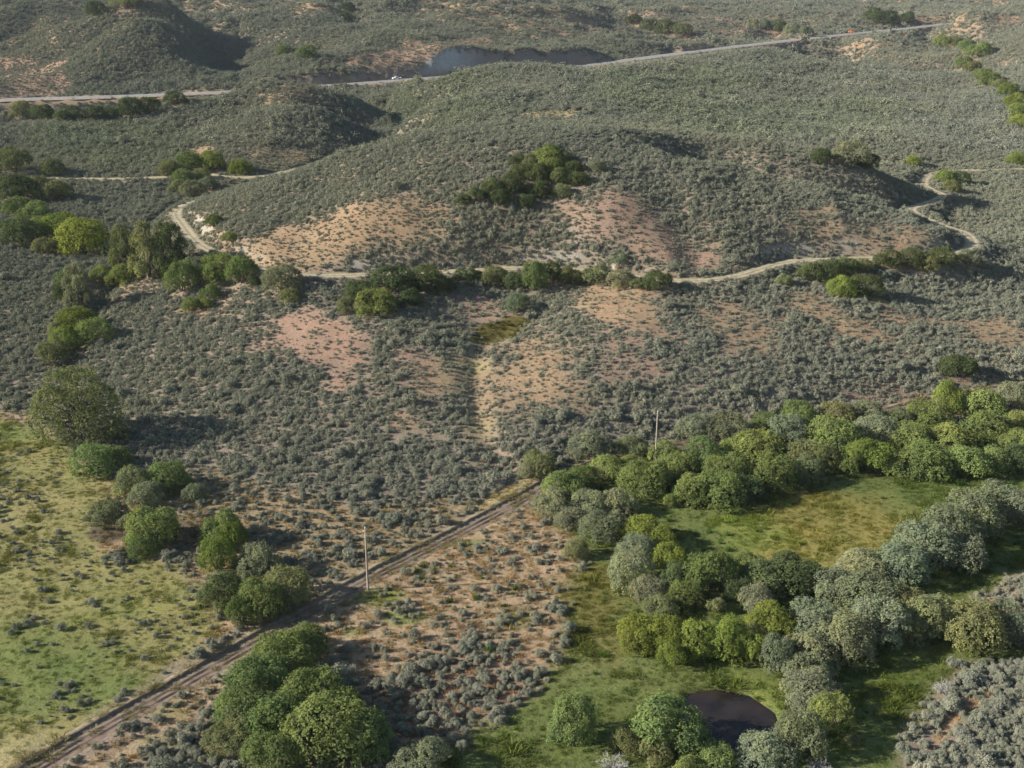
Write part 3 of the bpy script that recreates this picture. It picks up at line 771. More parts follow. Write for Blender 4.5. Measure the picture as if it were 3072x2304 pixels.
wm, wnt, wout = new_mat("pond_water")
wb = N(wnt, "ShaderNodeBsdfPrincipled", Roughness=0.06, IOR=1.33)
wg = wnt.nodes.new("ShaderNodeNewGeometry")
wz = N(wnt, "ShaderNodeTexNoise", Scale=0.35, Detail=5.0); wnt.links.new(wg.outputs["Position"], wz.inputs["Vector"])
wnt.links.new(ramp(wnt, wz.outputs[0], [(0.35, (0.013, 0.011, 0.011)), (0.65, (0.030, 0.022, 0.018))]), wb.inputs["Base Color"])
wz2 = N(wnt, "ShaderNodeTexNoise", Scale=3.0, Detail=3.0); wnt.links.new(wg.outputs["Position"], wz2.inputs["Vector"])
wbp = N(wnt, "ShaderNodeBump", Strength=0.12, Distance=0.03); wnt.links.new(wz2.outputs[0], wbp.inputs["Height"]); wnt.links.new(wbp.outputs[0], wb.inputs["Normal"])
wnt.links.new(wb.outputs[0], wout.inputs[0])
px0, py0 = POND.min(0) - 3; px1, py1 = POND.max(0) + 3
wme = bpy.data.meshes.new("pond_water"); wme.from_pydata([(px0, py0, -0.42), (px1, py0, -0.42), (px1, py1, -0.42), (px0, py1, -0.42)], [], [(0, 1, 2, 3)]); wme.materials.append(wm)
tag(link("pond_water", wme), kind="structure")


# ------------------------------------------------------------------ foliage meshes
def leaf_cards(cen, nor, ln, wd, r):
    """one rhombic-cut quad for every leaf spray"""
    n = len(cen)
    nor = nor / (np.linalg.norm(nor, axis=1)[:, None] + 1e-9)
    up = np.tile([0.0, 0.0, 1.0], (n, 1)) + r.normal(0, 0.55, (n, 3))
    a = up - nor * (up * nor).sum(1)[:, None]; a /= np.linalg.norm(a, axis=1)[:, None] + 1e-9
    b = np.cross(nor, a)
    ln = ln * r.uniform(0.65, 1.35, n); wd = wd * r.uniform(0.65, 1.35, n)
    V = np.stack([cen - a * ln[:, None] * .5, cen + b * wd[:, None] * .5 + a * ln[:, None] * .05, cen + a * ln[:, None] * .5, cen - b * wd[:, None] * .5 + a * ln[:, None] * .05], 1)
    return V.reshape(-1, 3), np.arange(n * 4).reshape(n, 4)

def lobed_crown(seed, R, Hh, lobes, sprigs, leaves, leaf, zlow=0.08, lobe_r=(0.26, 0.42), upright=0.35, spread=0.66, skew=1.0):
    r = np.random.default_rng(seed)
    L = []
    for i in range(lobes):
        if i == 0: d_ = np.array([0, 0, 1.0]) * 0.35
        else:
            th = 2 * math.pi * (i / max(lobes - 1, 1) * 3.3 + r.uniform(0, .35)); h = r.uniform(0.0, 0.95)
            d_ = np.array([math.cos(th) * math.sqrt(1 - h * h), math.sin(th) * math.sqrt(1 - h * h), h])
        lr = r.uniform(*lobe_r)
        c = np.array([d_[0] * R * spread, d_[1] * R * spread, Hh * (zlow + lr * 0.8 * R / Hh * 0.6 + d_[2] * (0.88 - lr * 0.75))])
        L.append((c, lr * R * np.array([1.0, 1.0, r.uniform(0.95, 1.35)])))
    cen, nor, lv = [], [], []
    for c, rad in L:
        k_ = int(sprigs * (rad[0] / (0.34 * R)) ** 2)
        d_ = r.normal(0, 1, (k_, 3)); d_ /= np.linalg.norm(d_, axis=1)[:, None]
        d_[:, 2] = np.where(d_[:, 2] < -0.55, -d_[:, 2], d_[:, 2])
        P = c + d_ * rad * (r.uniform(0.72, 1.08, (k_, 1)))
        keep = P[:, 2] > 0.03 * Hh
        for c2, rad2 in L:
            if c2 is c: continue
            q = (((P - c2) / rad2) ** 2).sum(1)
            keep &= q > 0.55
        P, d_ = P[keep], d_[keep]
        if len(P) == 0: continue
        tone = r.uniform(0.25, 0.75) + r.normal(0, 0.12, len(P))
        n = len(P)
        q = np.repeat(P, leaves, 0) + r.normal(0, 1, (n * leaves, 3)) * leaf * np.array([0.85, 0.85, 1.6])
        q[:, 2] = np.maximum(q[:, 2], 0.04)
        dd_ = np.repeat(d_, leaves, 0) + np.array([0, 0, upright]) + r.normal(0, 0.55, (n * leaves, 3))
        cen.append(q); nor.append(dd_); lv.append(np.clip(np.repeat(tone, leaves) + r.normal(0, 0.16, n * leaves), 0, 1))
    cen = np.vstack(cen); nor = np.vstack(nor); lv = np.concatenate(lv)
    V, F = leaf_cards(cen, nor, leaf * 1.9, leaf * 1.05, r)
    return V, F, lv, [c for c, _ in L]

def stems_for(tops, seed, r0, mat, name, base_spread=0.25, k=5, extra=0):
    r = random.Random(seed); s = Solid()
    for t in tops:
        b = (r.uniform(-1, 1) * base_spread, r.uniform(-1, 1) * base_spread, -0.4)
        m_ = (b[0] * 0.5 + t[0] * 0.42, b[1] * 0.5 + t[1] * 0.42, t[2] * 0.55)
        s.tube([b, m_, tuple(t)], [r0, r0 * 0.65, r0 * 0.2], k, False)
    me = bpy.data.meshes.new(name); me.from_pydata(s.v, [], s.f); me.materials.append(mat); me.update()
    return me

WILLOW, SHRUB = [], []
for i in range(6):       # full willow clumps, about 7 m across and 6 m high
    V, F, lv, tops = lobed_crown(100 + i, 3.5, 6.0, 20 + i, 78, 9, 0.125, zlow=0.03, lobe_r=(0.28, 0.44), spread=0.6)
    WILLOW.append((mesh_from("willow_crown", V, F, M_LEAF, face_attr=lv), stems_for(tops[:9], 100 + i, 0.12, M_BARK, "willow_stems")))
for i in range(4):       # smaller rounded shrubs, about 3 m across and 2.4 m high
    V, F, lv, tops = lobed_crown(200 + i, 1.5, 2.4, 11 + i, 48, 8, 0.09, zlow=0.02, lobe_r=(0.3, 0.46), spread=0.58)
    SHRUB.append((mesh_from("shrub_crown", V, F, M_LEAF, face_attr=lv), stems_for(tops[:6], 200 + i, 0.05, M_BARK, "shrub_stems", 0.15)))

def cottonwood_parts(seed, R, Hh, lobes, sprigs, leaves, leaf, bare=0.2):
    V, F, lv, tops = lobed_crown(seed, R, Hh, lobes, sprigs, leaves, leaf, zlow=bare, lobe_r=(0.15, 0.36), upright=0.1, spread=0.76)
    r = random.Random(seed); s = Solid()
    s.tube([(0, 0, -0.6), (0.1, 0, Hh * 0.2), (-0.1, 0.1, Hh * 0.5), (0, 0, Hh * 0.82)], [0.5, 0.4, 0.24, 0.05], 8, False)
    for t in tops[1:]:
        z0 = r.uniform(0.14, 0.45) * Hh
        s.tube([(0, 0, z0), (t[0] * 0.45, t[1] * 0.45, z0 + (t[2] - z0) * 0.6), tuple(t)], [0.2, 0.12, 0.04], 5, False)
    me = bpy.data.meshes.new("tree_trunk"); me.from_pydata(s.v, [], s.f); me.materials.append(M_BARK); me.update()
    return mesh_from("tree_crown", V, F, M_LEAF, face_attr=lv), me
TREES = [cottonwood_parts(300, 7.4, 15.5, 46, 78, 9, 0.21, 0.0), cottonwood_parts(301, 4.0, 12.5, 30, 84, 9, 0.17, 0.0), cottonwood_parts(302, 3.6, 13.0, 28, 80, 9, 0.17, 0.0)]

def bare_branches(seed, R, Hh, n, mat, name):
    r = random.Random(seed); s = Solid()
    for i in range(n):
        th = r.uniform(0, 2 * math.pi); el = r.uniform(0.25, 1.3); ln = r.uniform(0.55, 1.0)
        d_ = Vector((math.cos(th) * math.cos(el) * R, math.sin(th) * math.cos(el) * R, math.sin(el) * Hh)) * ln
        b = Vector((math.cos(th), math.sin(th), 0)) * 0.2
        m_ = b + d_ * 0.5 + Vector((r.uniform(-.2, .2), r.uniform(-.2, .2), 0.25))
        s.tube([b + Vector((0, 0, -.2)), m_, b + d_], [0.045, 0.028, 0.008], 4, False)
        for j in range(5):
            t = r.uniform(0.35, 0.95); p_ = m_.lerp(b + d_, t)
            q = p_ + Vector((r.uniform(-1, 1), r.uniform(-1, 1), r.uniform(-.2, 1))) * 0.6
            s.tube([p_, q], [0.018, 0.006], 3, False)
    me = bpy.data.meshes.new(name); me.from_pydata(s.v, [], s.f); me.materials.append(mat); me.update()
    return me

def sage_mesh(seed, sprigs, leaves, leaf, mat, name):
    V, F, lv, tops = lobed_crown(seed, 0.72, 0.85, 7, sprigs, leaves, leaf, zlow=0.02, lobe_r=(0.30, 0.48), upright=0.5, spread=0.62)
    return mesh_from(name, V, F, mat, face_attr=lv)

# ------------------------------------------------------------------ trees and shrubs, one by one
TONE = {"green": ((0.178, 0.220, 0.086), "mid green"), "bright": ((0.205, 0.240, 0.062), "bright yellow-green"), "pale": ((0.215, 0.235, 0.155), "silvery"),
        "dark": ((0.110, 0.135, 0.065), "dark green"), "olive": ((0.205, 0.215, 0.110), "olive green"), "grey": ((0.215, 0.225, 0.155), "grey-green"),
        "lime": ((0.195, 0.230, 0.085), "light green")}
ORD = ["first", "second", "third", "fourth", "fifth", "sixth", "seventh", "eighth", "ninth", "tenth", "eleventh", "twelfth", "thirteenth", "fourteenth", "fifteenth", "sixteenth", "seventeenth", "eighteenth", "nineteenth", "twentieth"]

def plant(name, meshes, loc, scale, rot, colour, label, cat, group, part2="stems"):
    root = bpy.data.objects.new(name, None); COL.objects.link(root)
    root.location = loc; root.scale = scale; root.rotation_euler = (0, 0, rot)
    root.empty_display_size = 0.5
    c = link("crown", meshes[0], root); c.color = (*colour, 1)
    link(part2, meshes[1], root)
    return tag(root, label, cat, group)

zones = {}
def stand(key, group, phrase, rows, noun="willow"):
    zones[key] = (group, phrase, noun, rows)

# each row: u, v of the foot, width and height in photograph pixels, tone
stand("roadside_far", "willow thicket left of the dirt road", "the thicket beside the dirt road", [
    (445, 1652, 165, 115, "green"), (425, 1675, 105, 55, "green"), (655, 1648, 135, 100, "lime"), (690, 1655, 90, 85, "bright"), (645, 1728, 115, 105, "bright"), (765, 1742, 150, 90, "grey"),
    (660, 1836, 135, 105, "dark"), (775, 1872, 150, 120, "green"), (855, 1828, 150, 110, "olive"), (722, 1884, 85, 85, "green"), (310, 1580, 110, 55, "pale")])
stand("below_cottonwood", "willows below the cottonwood", "the clump below the big cottonwood", [
    (275, 1438, 145, 85, "green"), (345, 1412, 85, 65, "green"), (395, 1500, 120, 90, "olive"), (495, 1488, 130, 95, "lime"), (430, 1535, 115, 65, "pale"), (578, 1508, 75, 45, "pale"), (380, 1590, 70, 40, "grey")])
stand("bottom_left", "large willow thicket at the bottom", "the big thicket at the bottom edge", [
    (905, 1990, 150, 90, "green"), (835, 2040, 190, 115, "lime"), (765, 2128, 200, 130, "green"), (715, 2205, 170, 115, "green"), (695, 2268, 150, 90, "olive"), (815, 2245, 210, 140, "green"),
    (930, 2180, 220, 140, "green"), (1010, 2200, 150, 110, "lime"), (985, 2305, 260, 175, "green"), (1090, 2295, 170, 130, "green"), (800, 2350, 180, 110, "green")])
stand("drain_left", "willows along the drainage left of the hill", "the strip above the big cottonwood", [
    (215, 1002, 115, 75, "bright"), (268, 1040, 115, 60, "lime"), (185, 1052, 90, 65, "bright"), (150, 1090, 95, 55, "olive"), (165, 1010, 60, 40, "olive"), (190, 905, 70, 55, "dark"), (205, 870, 90, 60, "green"),
    (360, 862, 90, 60, "lime"), (300, 850, 70, 50, "green"), (180, 890, 55, 40, "dark")])
stand("left_field", "shrubs scattered over the far left bottomland", "the far left bottomland", [
    (28, 528, 120, 28, "olive"), (150, 533, 80, 25, "olive"), (30, 612, 130, 40, "dark"), (95, 590, 90, 30, "olive"), (150, 607, 95, 38, "olive"), (40, 652, 90, 35, "green"), (95, 672, 95, 36, "green"),
    (115, 698, 70, 30, "lime"), (170, 728, 125, 60, "bright"), (265, 728, 75, 42, "lime"), (50, 738, 120, 45, "dark"), (232, 772, 170, 55, "bright"), (130, 768, 80, 34, "olive"), (60, 575, 70, 24, "green"), (15, 700, 60, 30, "dark"), (330, 770, 70, 45, "olive")], "shrub")
stand("ditch_head", "shrubs where the ditch crosses the creek", "the group at the ditch's creek crossing", [
    (560, 518, 85, 24, "lime"), (630, 520, 90, 26, "bright"), (715, 526, 70, 22, "bright"), (545, 556, 65, 28, "lime"), (600, 548, 60, 24, "olive"), (575, 596, 75, 42, "grey"), (618, 575, 60, 25, "pale"), (500, 530, 70, 20, "olive"), (530, 580, 60, 26, "olive"),
    (640, 690, 50, 40, "lime"), (690, 735, 44, 26, "lime")], "shrub")
stand("under_track", "willows below the ditch track at its left end", "the bank under the track's left bend", [
    (540, 888, 95, 95, "lime"), (572, 938, 65, 42, "green"), (628, 905, 64, 46, "green"), (612, 930, 50, 24, "lime"), (722, 868, 95, 85, "green"), (650, 858, 120, 85, "lime"), (840, 884, 115, 55, "grey"), (866, 914, 64, 42, "olive"), (580, 840, 90, 60, "grey"), (760, 868, 50, 34, "dark")])
stand("dark_clump", "dark clump below the ditch track", "the dark clump below the ditch track", [
    (1078, 925, 100, 75, "dark"), (1178, 902, 140, 80, "dark"), (1280, 892, 130, 75, "dark"), (1122, 957, 130, 68, "lime"), (1036, 945, 55, 50, "olive"), (1230, 925, 80, 34, "dark"), (1335, 880, 70, 40, "dark")])
stand("track_row", "bushes along the lower edge of the ditch track", "the row below the ditch track", [
    (1398, 862, 75, 46, "dark"), (1480, 864, 85, 46, "olive"), (1545, 874, 75, 50, "dark"), (1602, 882, 80, 92, "green"), (1655, 856, 70, 62, "dark"), (1712, 858, 80, 46, "olive"), (1788, 857, 84, 44, "olive"), (1865, 868, 84, 38, "grey"), (1978, 884, 95, 48, "dark"),
    (1440, 850, 50, 30, "olive"), (1910, 872, 50, 28, "olive"), (1860, 808, 50, 24, "pale"), (1555, 945, 76, 58, "pale")], "bush")
stand("hill_patch", "dark brush patch on the face of the round hill", "the dark patch on the round hill's face", [
    (1640, 503, 90, 26, "lime"), (1690, 495, 60, 22, "olive"), (1590, 508, 60, 22, "olive"), (1655, 530, 100, 30, "lime"), (1720, 530, 60, 26, "dark"), (1560, 545, 70, 28, "dark"), (1610, 560, 90, 36, "dark"), (1690, 565, 80, 34, "dark"), (1740, 560, 60, 26, "dark"),
    (1480, 590, 70, 30, "dark"), (1540, 595, 90, 38, "dark"), (1620, 605, 80, 36, "dark"), (1430, 610, 60, 26, "dark"), (1390, 622, 50, 22, "dark"), (1500, 622, 70, 28, "dark"), (1580, 630, 60, 26, "dark"), (1690, 598, 60, 26, "olive"), (1555, 500, 50, 18, "dark"), (1790, 520, 50, 22, "grey")], "bush")
stand("right_bank", "bushes below the right end of the ditch track", "the row below the track's right end", [
    (2355, 862, 48, 36, "olive"), (2435, 850, 80, 60, "dark"), (2492, 855, 80, 75, "dark"), (2545, 846, 80, 66, "dark"), (2530, 895, 80, 62, "bright"), (2605, 897, 105, 48, "dark"), (2672, 822, 80, 44, "dark"), (2745, 818, 80, 40, "dark"), (2830, 820, 85, 46, "dark"), (2912, 812, 70, 44, "grey"), (2790, 830, 70, 30, "olive"), (2590, 830, 70, 44, "olive")], "bush")
stand("meadow_back", "willow belt between the road and the wet meadow", "the belt's back row by the road", [
    (1770, 1388, 125, 48, "grey"), (1905, 1380, 95, 46, "olive"), (2005, 1402, 105, 66, "lime"), (2095, 1332, 115, 46, "grey"), (2190, 1350, 150, 60, "grey"), (2305, 1310, 100, 55, "green"), (2405, 1292, 125, 75, "lime"), (2515, 1288, 115, 60, "olive"), (2608, 1287, 115, 60, "pale"),
    (2790, 1302, 140, 88, "lime"), (2855, 1252, 95, 98, "bright"), (2950, 1262, 130, 88, "lime"), (3045, 1232, 95, 78, "pale"), (2700, 1300, 100, 50, "olive"), (3064, 1300, 90, 60, "lime")])
stand("meadow_mid", "willow belt between the road and the wet meadow", "the belt's middle behind the meadow", [
    (2120, 1412, 135, 80, "green"), (2280, 1402, 155, 80, "lime"), (2372, 1342, 130, 66, "pale"), (2510, 1372, 165, 88, "green"), (2640, 1342, 130, 66, "pale"), (2745, 1362, 130, 70, "lime"), (2860, 1372, 140, 75, "lime"), (2975, 1332, 140, 80, "green"), (3062, 1372, 110, 75, "green"),
    (2425, 1420, 130, 80, "olive"), (2040, 1440, 110, 70, "lime"), (1905, 1440, 100, 60, "lime"), (2200, 1390, 100, 60, "lime")])
stand("meadow_front", "willow belt between the road and the wet meadow", "the belt's front row facing the meadow", [
    (2190, 1472, 155, 88, "green"), (2325, 1482, 165, 90, "green"), (2420, 1462, 120, 78, "olive"), (2162, 1532, 165, 100, "green"), (2075, 1522, 115, 88, "green"), (2625, 1432, 155, 92, "bright"), (2560, 1428, 90, 75, "lime"), (2715, 1440, 120, 80, "lime"), (2795, 1442, 160, 90, "lime"),
    (2905, 1442, 150, 92, "lime"), (2992, 1432, 130, 84, "green"), (3066, 1424, 110, 84, "dark"), (2480, 1420, 90, 80, "dark"), (1990, 1482, 110, 90, "green"), (2240, 1520, 120, 80, "dark")])
stand("crossing", "willows by the bend of the dirt road", "the group by the road's bend", [
    (1620, 1436, 110, 76, "olive"), (1590, 1440, 70, 40, "grey"), (1826, 1452, 108, 82, "green"), (1695, 1512, 125, 82, "lime"), (1748, 1482, 110, 70, "green"), (1935, 1502, 145, 105, "lime"), (1655, 1556, 115, 78, "pale"), (1765, 1562, 125, 75, "pale"), (2010, 1526, 38, 40, "lime"), (1850, 1560, 120, 70, "pale"), (1730, 1684, 85, 38, "olive"), (1715, 1590, 90, 60, "grey")])
stand("west_row", "willows on the near side of the wet meadow", "the row along the meadow's left edge", [
    (1810, 1636, 135, 88, "pale"), (1930, 1640, 120, 80, "bright"), (1995, 1665, 110, 75, "bright"), (2015, 1732, 110, 92, "bright"), (1915, 1702, 125, 88, "pale"), (1895, 1776, 135, 108, "pale"), (1955, 1818, 115, 78, "grey"), (1985, 1862, 100, 52, "olive"), (2025, 1782, 110, 84, "dark"), (2130, 1792, 175, 125, "green"), (2062, 1832, 120, 80, "green")])
stand("meadow_south", "dark willows on the near side of the wet meadow", "the hedge on the meadow's near edge", [
    (2245, 1742, 110, 70, "green"), (2312, 1792, 155, 96, "dark"), (2392, 1800, 180, 105, "dark"), (2446, 1790, 90, 80, "dark"), (2282, 1842, 115, 60, "grey"), (2150, 1844, 54, 46, "olive"), (2225, 1800, 100, 70, "dark")])
stand("yellow_row", "yellow-green willows above the pond", "the row above the pond", [
    (1920, 1962, 125, 98, "bright"), (2002, 1968, 125, 106, "bright"), (2022, 2008, 90, 76, "bright"), (2095, 1988, 125, 112, "bright"), (2190, 1992, 135, 126, "bright"), (2255, 2004, 95, 96, "bright"), (2325, 1922, 145, 78, "bright"), (2255, 1950, 100, 60, "olive")])
stand("diagonal_row", "silvery willows in the diagonal row", "the diagonal row right of the meadow", [
    (2510, 1832, 155, 105, "pale"), (2602, 1782, 165, 112, "pale"), (2720, 1772, 180, 122, "pale"), (2792, 1722, 190, 140, "pale"), (2862, 1672, 180, 135, "pale"), (2932, 1622, 185, 132, "pale"), (3002, 1572, 160, 110, "pale"), (3064, 1592, 130, 105, "grey"), (2905, 1722, 130, 100, "grey"), (2660, 1830, 120, 80, "pale")])
stand("lower_row", "silvery willows right of the pond", "the broad row right of the pond", [
    (2450, 1932, 170, 105, "pale"), (2625, 1872, 195, 112, "pale"), (2722, 1882, 160, 105, "olive"), (2652, 1952, 180, 132, "pale"), (2812, 1932, 170, 125, "olive"), (2942, 1968, 175, 140, "olive"), (3022, 1932, 140, 110, "grey"), (2545, 2002, 185, 142, "pale"), (2335, 2032, 115, 112, "pale"), (2742, 1940, 110, 90, "olive"), (3070, 1960, 110, 100, "grey")])
stand("pond_side", "willows around the pond", "the group on the pond's right bank", [
    (2440, 2032, 170, 110, "pale"), (2432, 2075, 140, 85, "pale"), (2450, 2142, 165, 100, "grey"), (2502, 2206, 120, 108, "lime"), (2405, 2292, 155, 132, "pale"), (2305, 2330, 165, 100, "pale"), (2560, 2240, 50, 30, "olive")])
stand("pond_left", "willows around the pond", "the group on the pond's left bank", [
    (1722, 2256, 150, 150, "green"), (1970, 2296, 120, 80, "olive"), (2012, 2272, 200, 150, "green"), (1880, 2274, 100, 80, "olive"), (2075, 2290, 100, 110, "green"), (2152, 2345, 150, 70, "lime"), (2080, 2365, 120, 70, "lime"), (1265, 2345, 155, 85, "pale"), (1680, 2238, 80, 70, "green")])
stand("side_creek", "shrubs along the creek on the upper right", "the creek line on the upper right", [
    (2835, 147, 60, 25, "lime"), (2870, 142, 46, 20, "olive"), (2905, 162, 60, 32, "lime"), (2945, 176, 70, 24, "green"), (2895, 213, 60, 22, "lime"), (2925, 222, 60, 20, "olive"), (2955, 242, 56, 22, "lime"), (2975, 260, 66, 24, "lime"), (3005, 270, 56, 22, "olive"),
    (3035, 292, 66, 30, "bright"), (3058, 322, 66, 34, "bright"), (3062, 352, 66, 34, "bright"), (3066, 386, 66, 34, "bright"), (3060, 496, 60, 28, "bright")], "shrub")
stand("right_hill", "shrubs by the ditch bends on the right", "the group by the right ditch bends", [
    (2742, 499, 48, 22, "bright"), (2842, 552, 60, 40, "bright"), (2885, 556, 60, 28, "dark"), (2557, 503, 110, 32, "grey"), (2470, 500, 70, 28, "dark"), (2610, 512, 70, 26, "dark"), (2885, 1152, 110, 58, "dark"), (2860, 580, 60, 20, "olive")], "bush")
stand("skyline", "trees beyond the highway", "the groves beyond the highway", [
    (2630, 76, 70, 30, "dark"), (2670, 78, 70, 32, "dark"), (2725, 76, 50, 26, "dark"), (2260, 84, 40, 26, "grey"), (2300, 92, 40, 30, "grey"), (2340, 100, 50, 34, "dark"), (2380, 106, 46, 30, "grey"), (2420, 108, 40, 26, "grey"), (2000, 106, 70, 26, "dark"), (1950, 96, 60, 22, "dark"), (2050, 116, 60, 24, "olive"), (1900, 78, 50, 18, "dark"),
    (370, 42, 90, 18, "olive"), (280, 56, 70, 18, "dark"), (850, 172, 50, 16, "lime"), (920, 178, 60, 16, "lime"), (1040, 40, 50, 22, "dark"), (1030, 70, 46, 20, "dark")], "tree")
stand("hollow", "brush in the hollow under the highway", "the dark hollow under the highway", [
    (120, 366, 80, 14, "dark"), (200, 370, 80, 14, "dark"), (280, 364, 70, 14, "dark"), (380, 352, 90, 16, "dark"), (440, 345, 80, 16, "dark"), (520, 325, 70, 14, "dark"), (60, 364, 80, 12, "olive"), (330, 362, 60, 14, "dark")], "bush")

pr = random.Random(11)
def ndepth(x, y):
    return y * cp + CAM_H * sp
for key, (group, phrase, noun, rows) in zones.items():
    order = sorted(range(len(rows)), key=lambda i: rows[i][0])
    rank = {i: n for n, i in enumerate(order)}
    for i, (u, v, w, h, tone) in enumerate(rows):
        x, y, t = ground_point(u, v)
        z = float(height(x, y))
        mpp = t / FPX                                   # metres for one photograph pixel at that spot
        dep = math.atan2(CAM_H - z, y)
        Wm = w * mpp * 1.28
        Hm = max((h * mpp * 1.1 - 0.22 * Wm * math.sin(dep)) / math.cos(dep), 0.52 * Wm)
        x_, y_ = x, y + 0.28 * Wm                       # the foot seen is the near edge of the crown
        z = float(height(x_, y_)) - 0.12
        big_ = Wm > 4.2
        if big_:
            ms = WILLOW[pr.randrange(len(WILLOW))]; sc = (Wm / 7.4, Wm / 7.4 * pr.uniform(.85, 1.1), Hm / 6.0)
        else:
            ms = SHRUB[pr.randrange(len(SHRUB))]; sc = (Wm / 3.1, Wm / 3.1 * pr.uniform(.85, 1.1), Hm / 2.4)
        base, word = TONE[tone]
        j_ = pr.uniform(0.86, 1.12); hue = pr.uniform(-.07, .07)
        colr = (base[0] * j_ * (1 + hue), base[1] * j_, base[2] * j_ * (1 - hue))
        n_ = len(rows)
        if rank[i] == n_ - 1: place = "rightmost"
        elif rank[i] == 0: place = "leftmost"
        else: place = ORD[rank[i]] + " from the left"
        lab = f"{word} {noun}, {place} in {phrase}"
        plant("willow_shrub" if noun == "willow" else ("far_tree" if noun == "tree" else "leafy_bush"), ms, (x_, y_, z), sc, pr.uniform(0, 6.28), colr, lab, noun, group)
        # the foot of a thicket is bare of sagebrush
        nb = (np.abs(GX - x_) < Wm * .6) & (np.abs(GY - y_) < Wm * .6)
        DENS[nb] *= np.clip((np.hypot(GX[nb] - x_, GY[nb] - y_) / (Wm * .42)) ** 4, 0, 1)

def tree(u, v, w, h, tone, kind, name, label, grp=None):
    x, y, t = ground_point(u, v); mpp = t / FPX
    dep = math.atan2(CAM_H, y)
    nomR, nomH = ((7.4, 15.5), (4.0, 12.5), (3.6, 13.0))[kind]
    Wm = w * mpp; Hm = (h * mpp * 1.08 - 0.15 * Wm * math.sin(dep)) / math.cos(dep)
    base, _ = TONE[tone]
    plant(name, TREES[kind], (x, y, float(height(x, y)) - 0.1), (Wm / (2 * nomR), Wm / (2 * nomR), Hm / nomH), pr.uniform(0, 6), base, label, "tree", grp, "trunk")
tree(240, 1328, 280, 252, "olive", 0, "cottonwood_tree", "big broad cottonwood casting a long shadow on the left edge of the sagebrush slope")
tree(236, 918, 90, 160, "grey", 1, "cottonwood_tree", "slim grey-green tree standing alone in the drainage above the big cottonwood", "tall trees in the drainage")
tree(385, 800, 110, 160, "olive", 1, "cottonwood_tree", "olive tree on the left of the tall trio beside the ditch track", "tall trees in the drainage")
tree(448, 832, 120, 200, "olive", 2, "cottonwood_tree", "tallest middle tree of the trio beside the ditch track", "tall trees in the drainage")
tree(515, 815, 110, 190, "dark", 1, "cottonwood_tree", "dark tree on the right of the tall trio beside the ditch track", "tall trees in the drainage")

for u, v, Rm, Hm, lab in ((1835, 2312, 2.6, 1.9, "grey dead bush of bare branches left of the pond at the bottom edge"), (2455, 2318, 1.8, 1.6, "pale dead branches at the foot of the silvery willow below the pond"),
                          (1865, 1690, 1.6, 1.4, "bare grey twigs between silvery willows on the meadow's left edge"), (2830, 2075, 1.6, 1.0, "greyish half dead bush at the edge of the right-hand sagebrush")):
    x, y, t = ground_point(u, v)
    o = link("dead_bush", bare_branches(int(u), Rm, Hm, 46, M_DEAD, "dead_bush"), None, (x, y, float(height(x, y)) - 0.05))
    tag(o, lab, "dead bush", "bare dead bushes")


# ------------------------------------------------------------------ sagebrush, grass and weeds
NEAR_S = [sage_mesh(500 + i, 26, 7, 0.062, M_SAGE, "sagebrush") for i in range(5)]
src = bpy.data.collections.new("cover_sources")
def source(name, me):
    o = bpy.data.objects.new(name, me); src.objects.link(o); return o
for i in range(5): source(f"a{i}_sage_near", sage_mesh(500 + i, 26, 7, 0.062, M_SAGE_I, "sage_near"))
for i in range(5): source(f"b{i}_sage_mid", sage_mesh(520 + i, 13, 4, 0.10, M_SAGE_I, "sage_mid"))
for i in range(4): source(f"c{i}_sage_far", sage_mesh(540 + i, 7, 3, 0.17, M_SAGE_I, "sage_far"))
def tuft_mesh(seed, n, R, Hh, wd, name):
    r = np.random.default_rng(seed)
    th = r.uniform(0, 2 * math.pi, n); rr = R * np.sqrt(r.uniform(0, 1, n))
    base_ = np.stack([rr * np.cos(th), rr * np.sin(th), np.zeros(n)], 1)
    lean = r.normal(0, 0.35, (n, 2)) * Hh + base_[:, :2] * 0.5
    tip = base_ + np.concatenate([lean, (Hh * r.uniform(0.6, 1.1, n))[:, None]], 1)
    a = r.uniform(0, math.pi, n); s_ = np.stack([np.cos(a), np.sin(a), np.zeros(n)], 1) * wd
    V = np.stack([base_ - s_, base_ + s_, tip + s_ * .35, tip - s_ * .35], 1).reshape(-1, 3)
    return mesh_from(name, V, np.arange(4 * n).reshape(n, 4), M_GRASS_I, face_attr=r.uniform(0, 1, n))
for i in range(4): source(f"d{i}_grass", tuft_mesh(600 + i, 46, 0.42, 0.34, 0.03, "grass_tuft"))
for i in range(3): source(f"e{i}_weed", tuft_mesh(620 + i, 60, 0.26, 0.46, 0.03, "weed"))
IDX = {"near": (0, 5), "mid": (5, 5), "far": (10, 4), "grass": (14, 4), "weed": (18, 3)}

def scatter(lam, y0, y1, dens_grid, spread=0.50):
    """random spots in the view fan between two distances, lam per square metre where the grid is 1"""
    area = spread * (y1 * y1 - y0 * y0) + 40 * (y1 - y0)
    n = int(area * lam)
    y = np.sqrt(rng.uniform(0, 1, n) * (y1 * y1 - y0 * y0) + y0 * y0)
    x = rng.uniform(-1, 1, n) * (spread * y + 20)
    keep = (rng.uniform(0, 1, n) < sample(dens_grid, x, y)) & (sample(psd, x, y) > 0.35)
    return x[keep], y[keep]

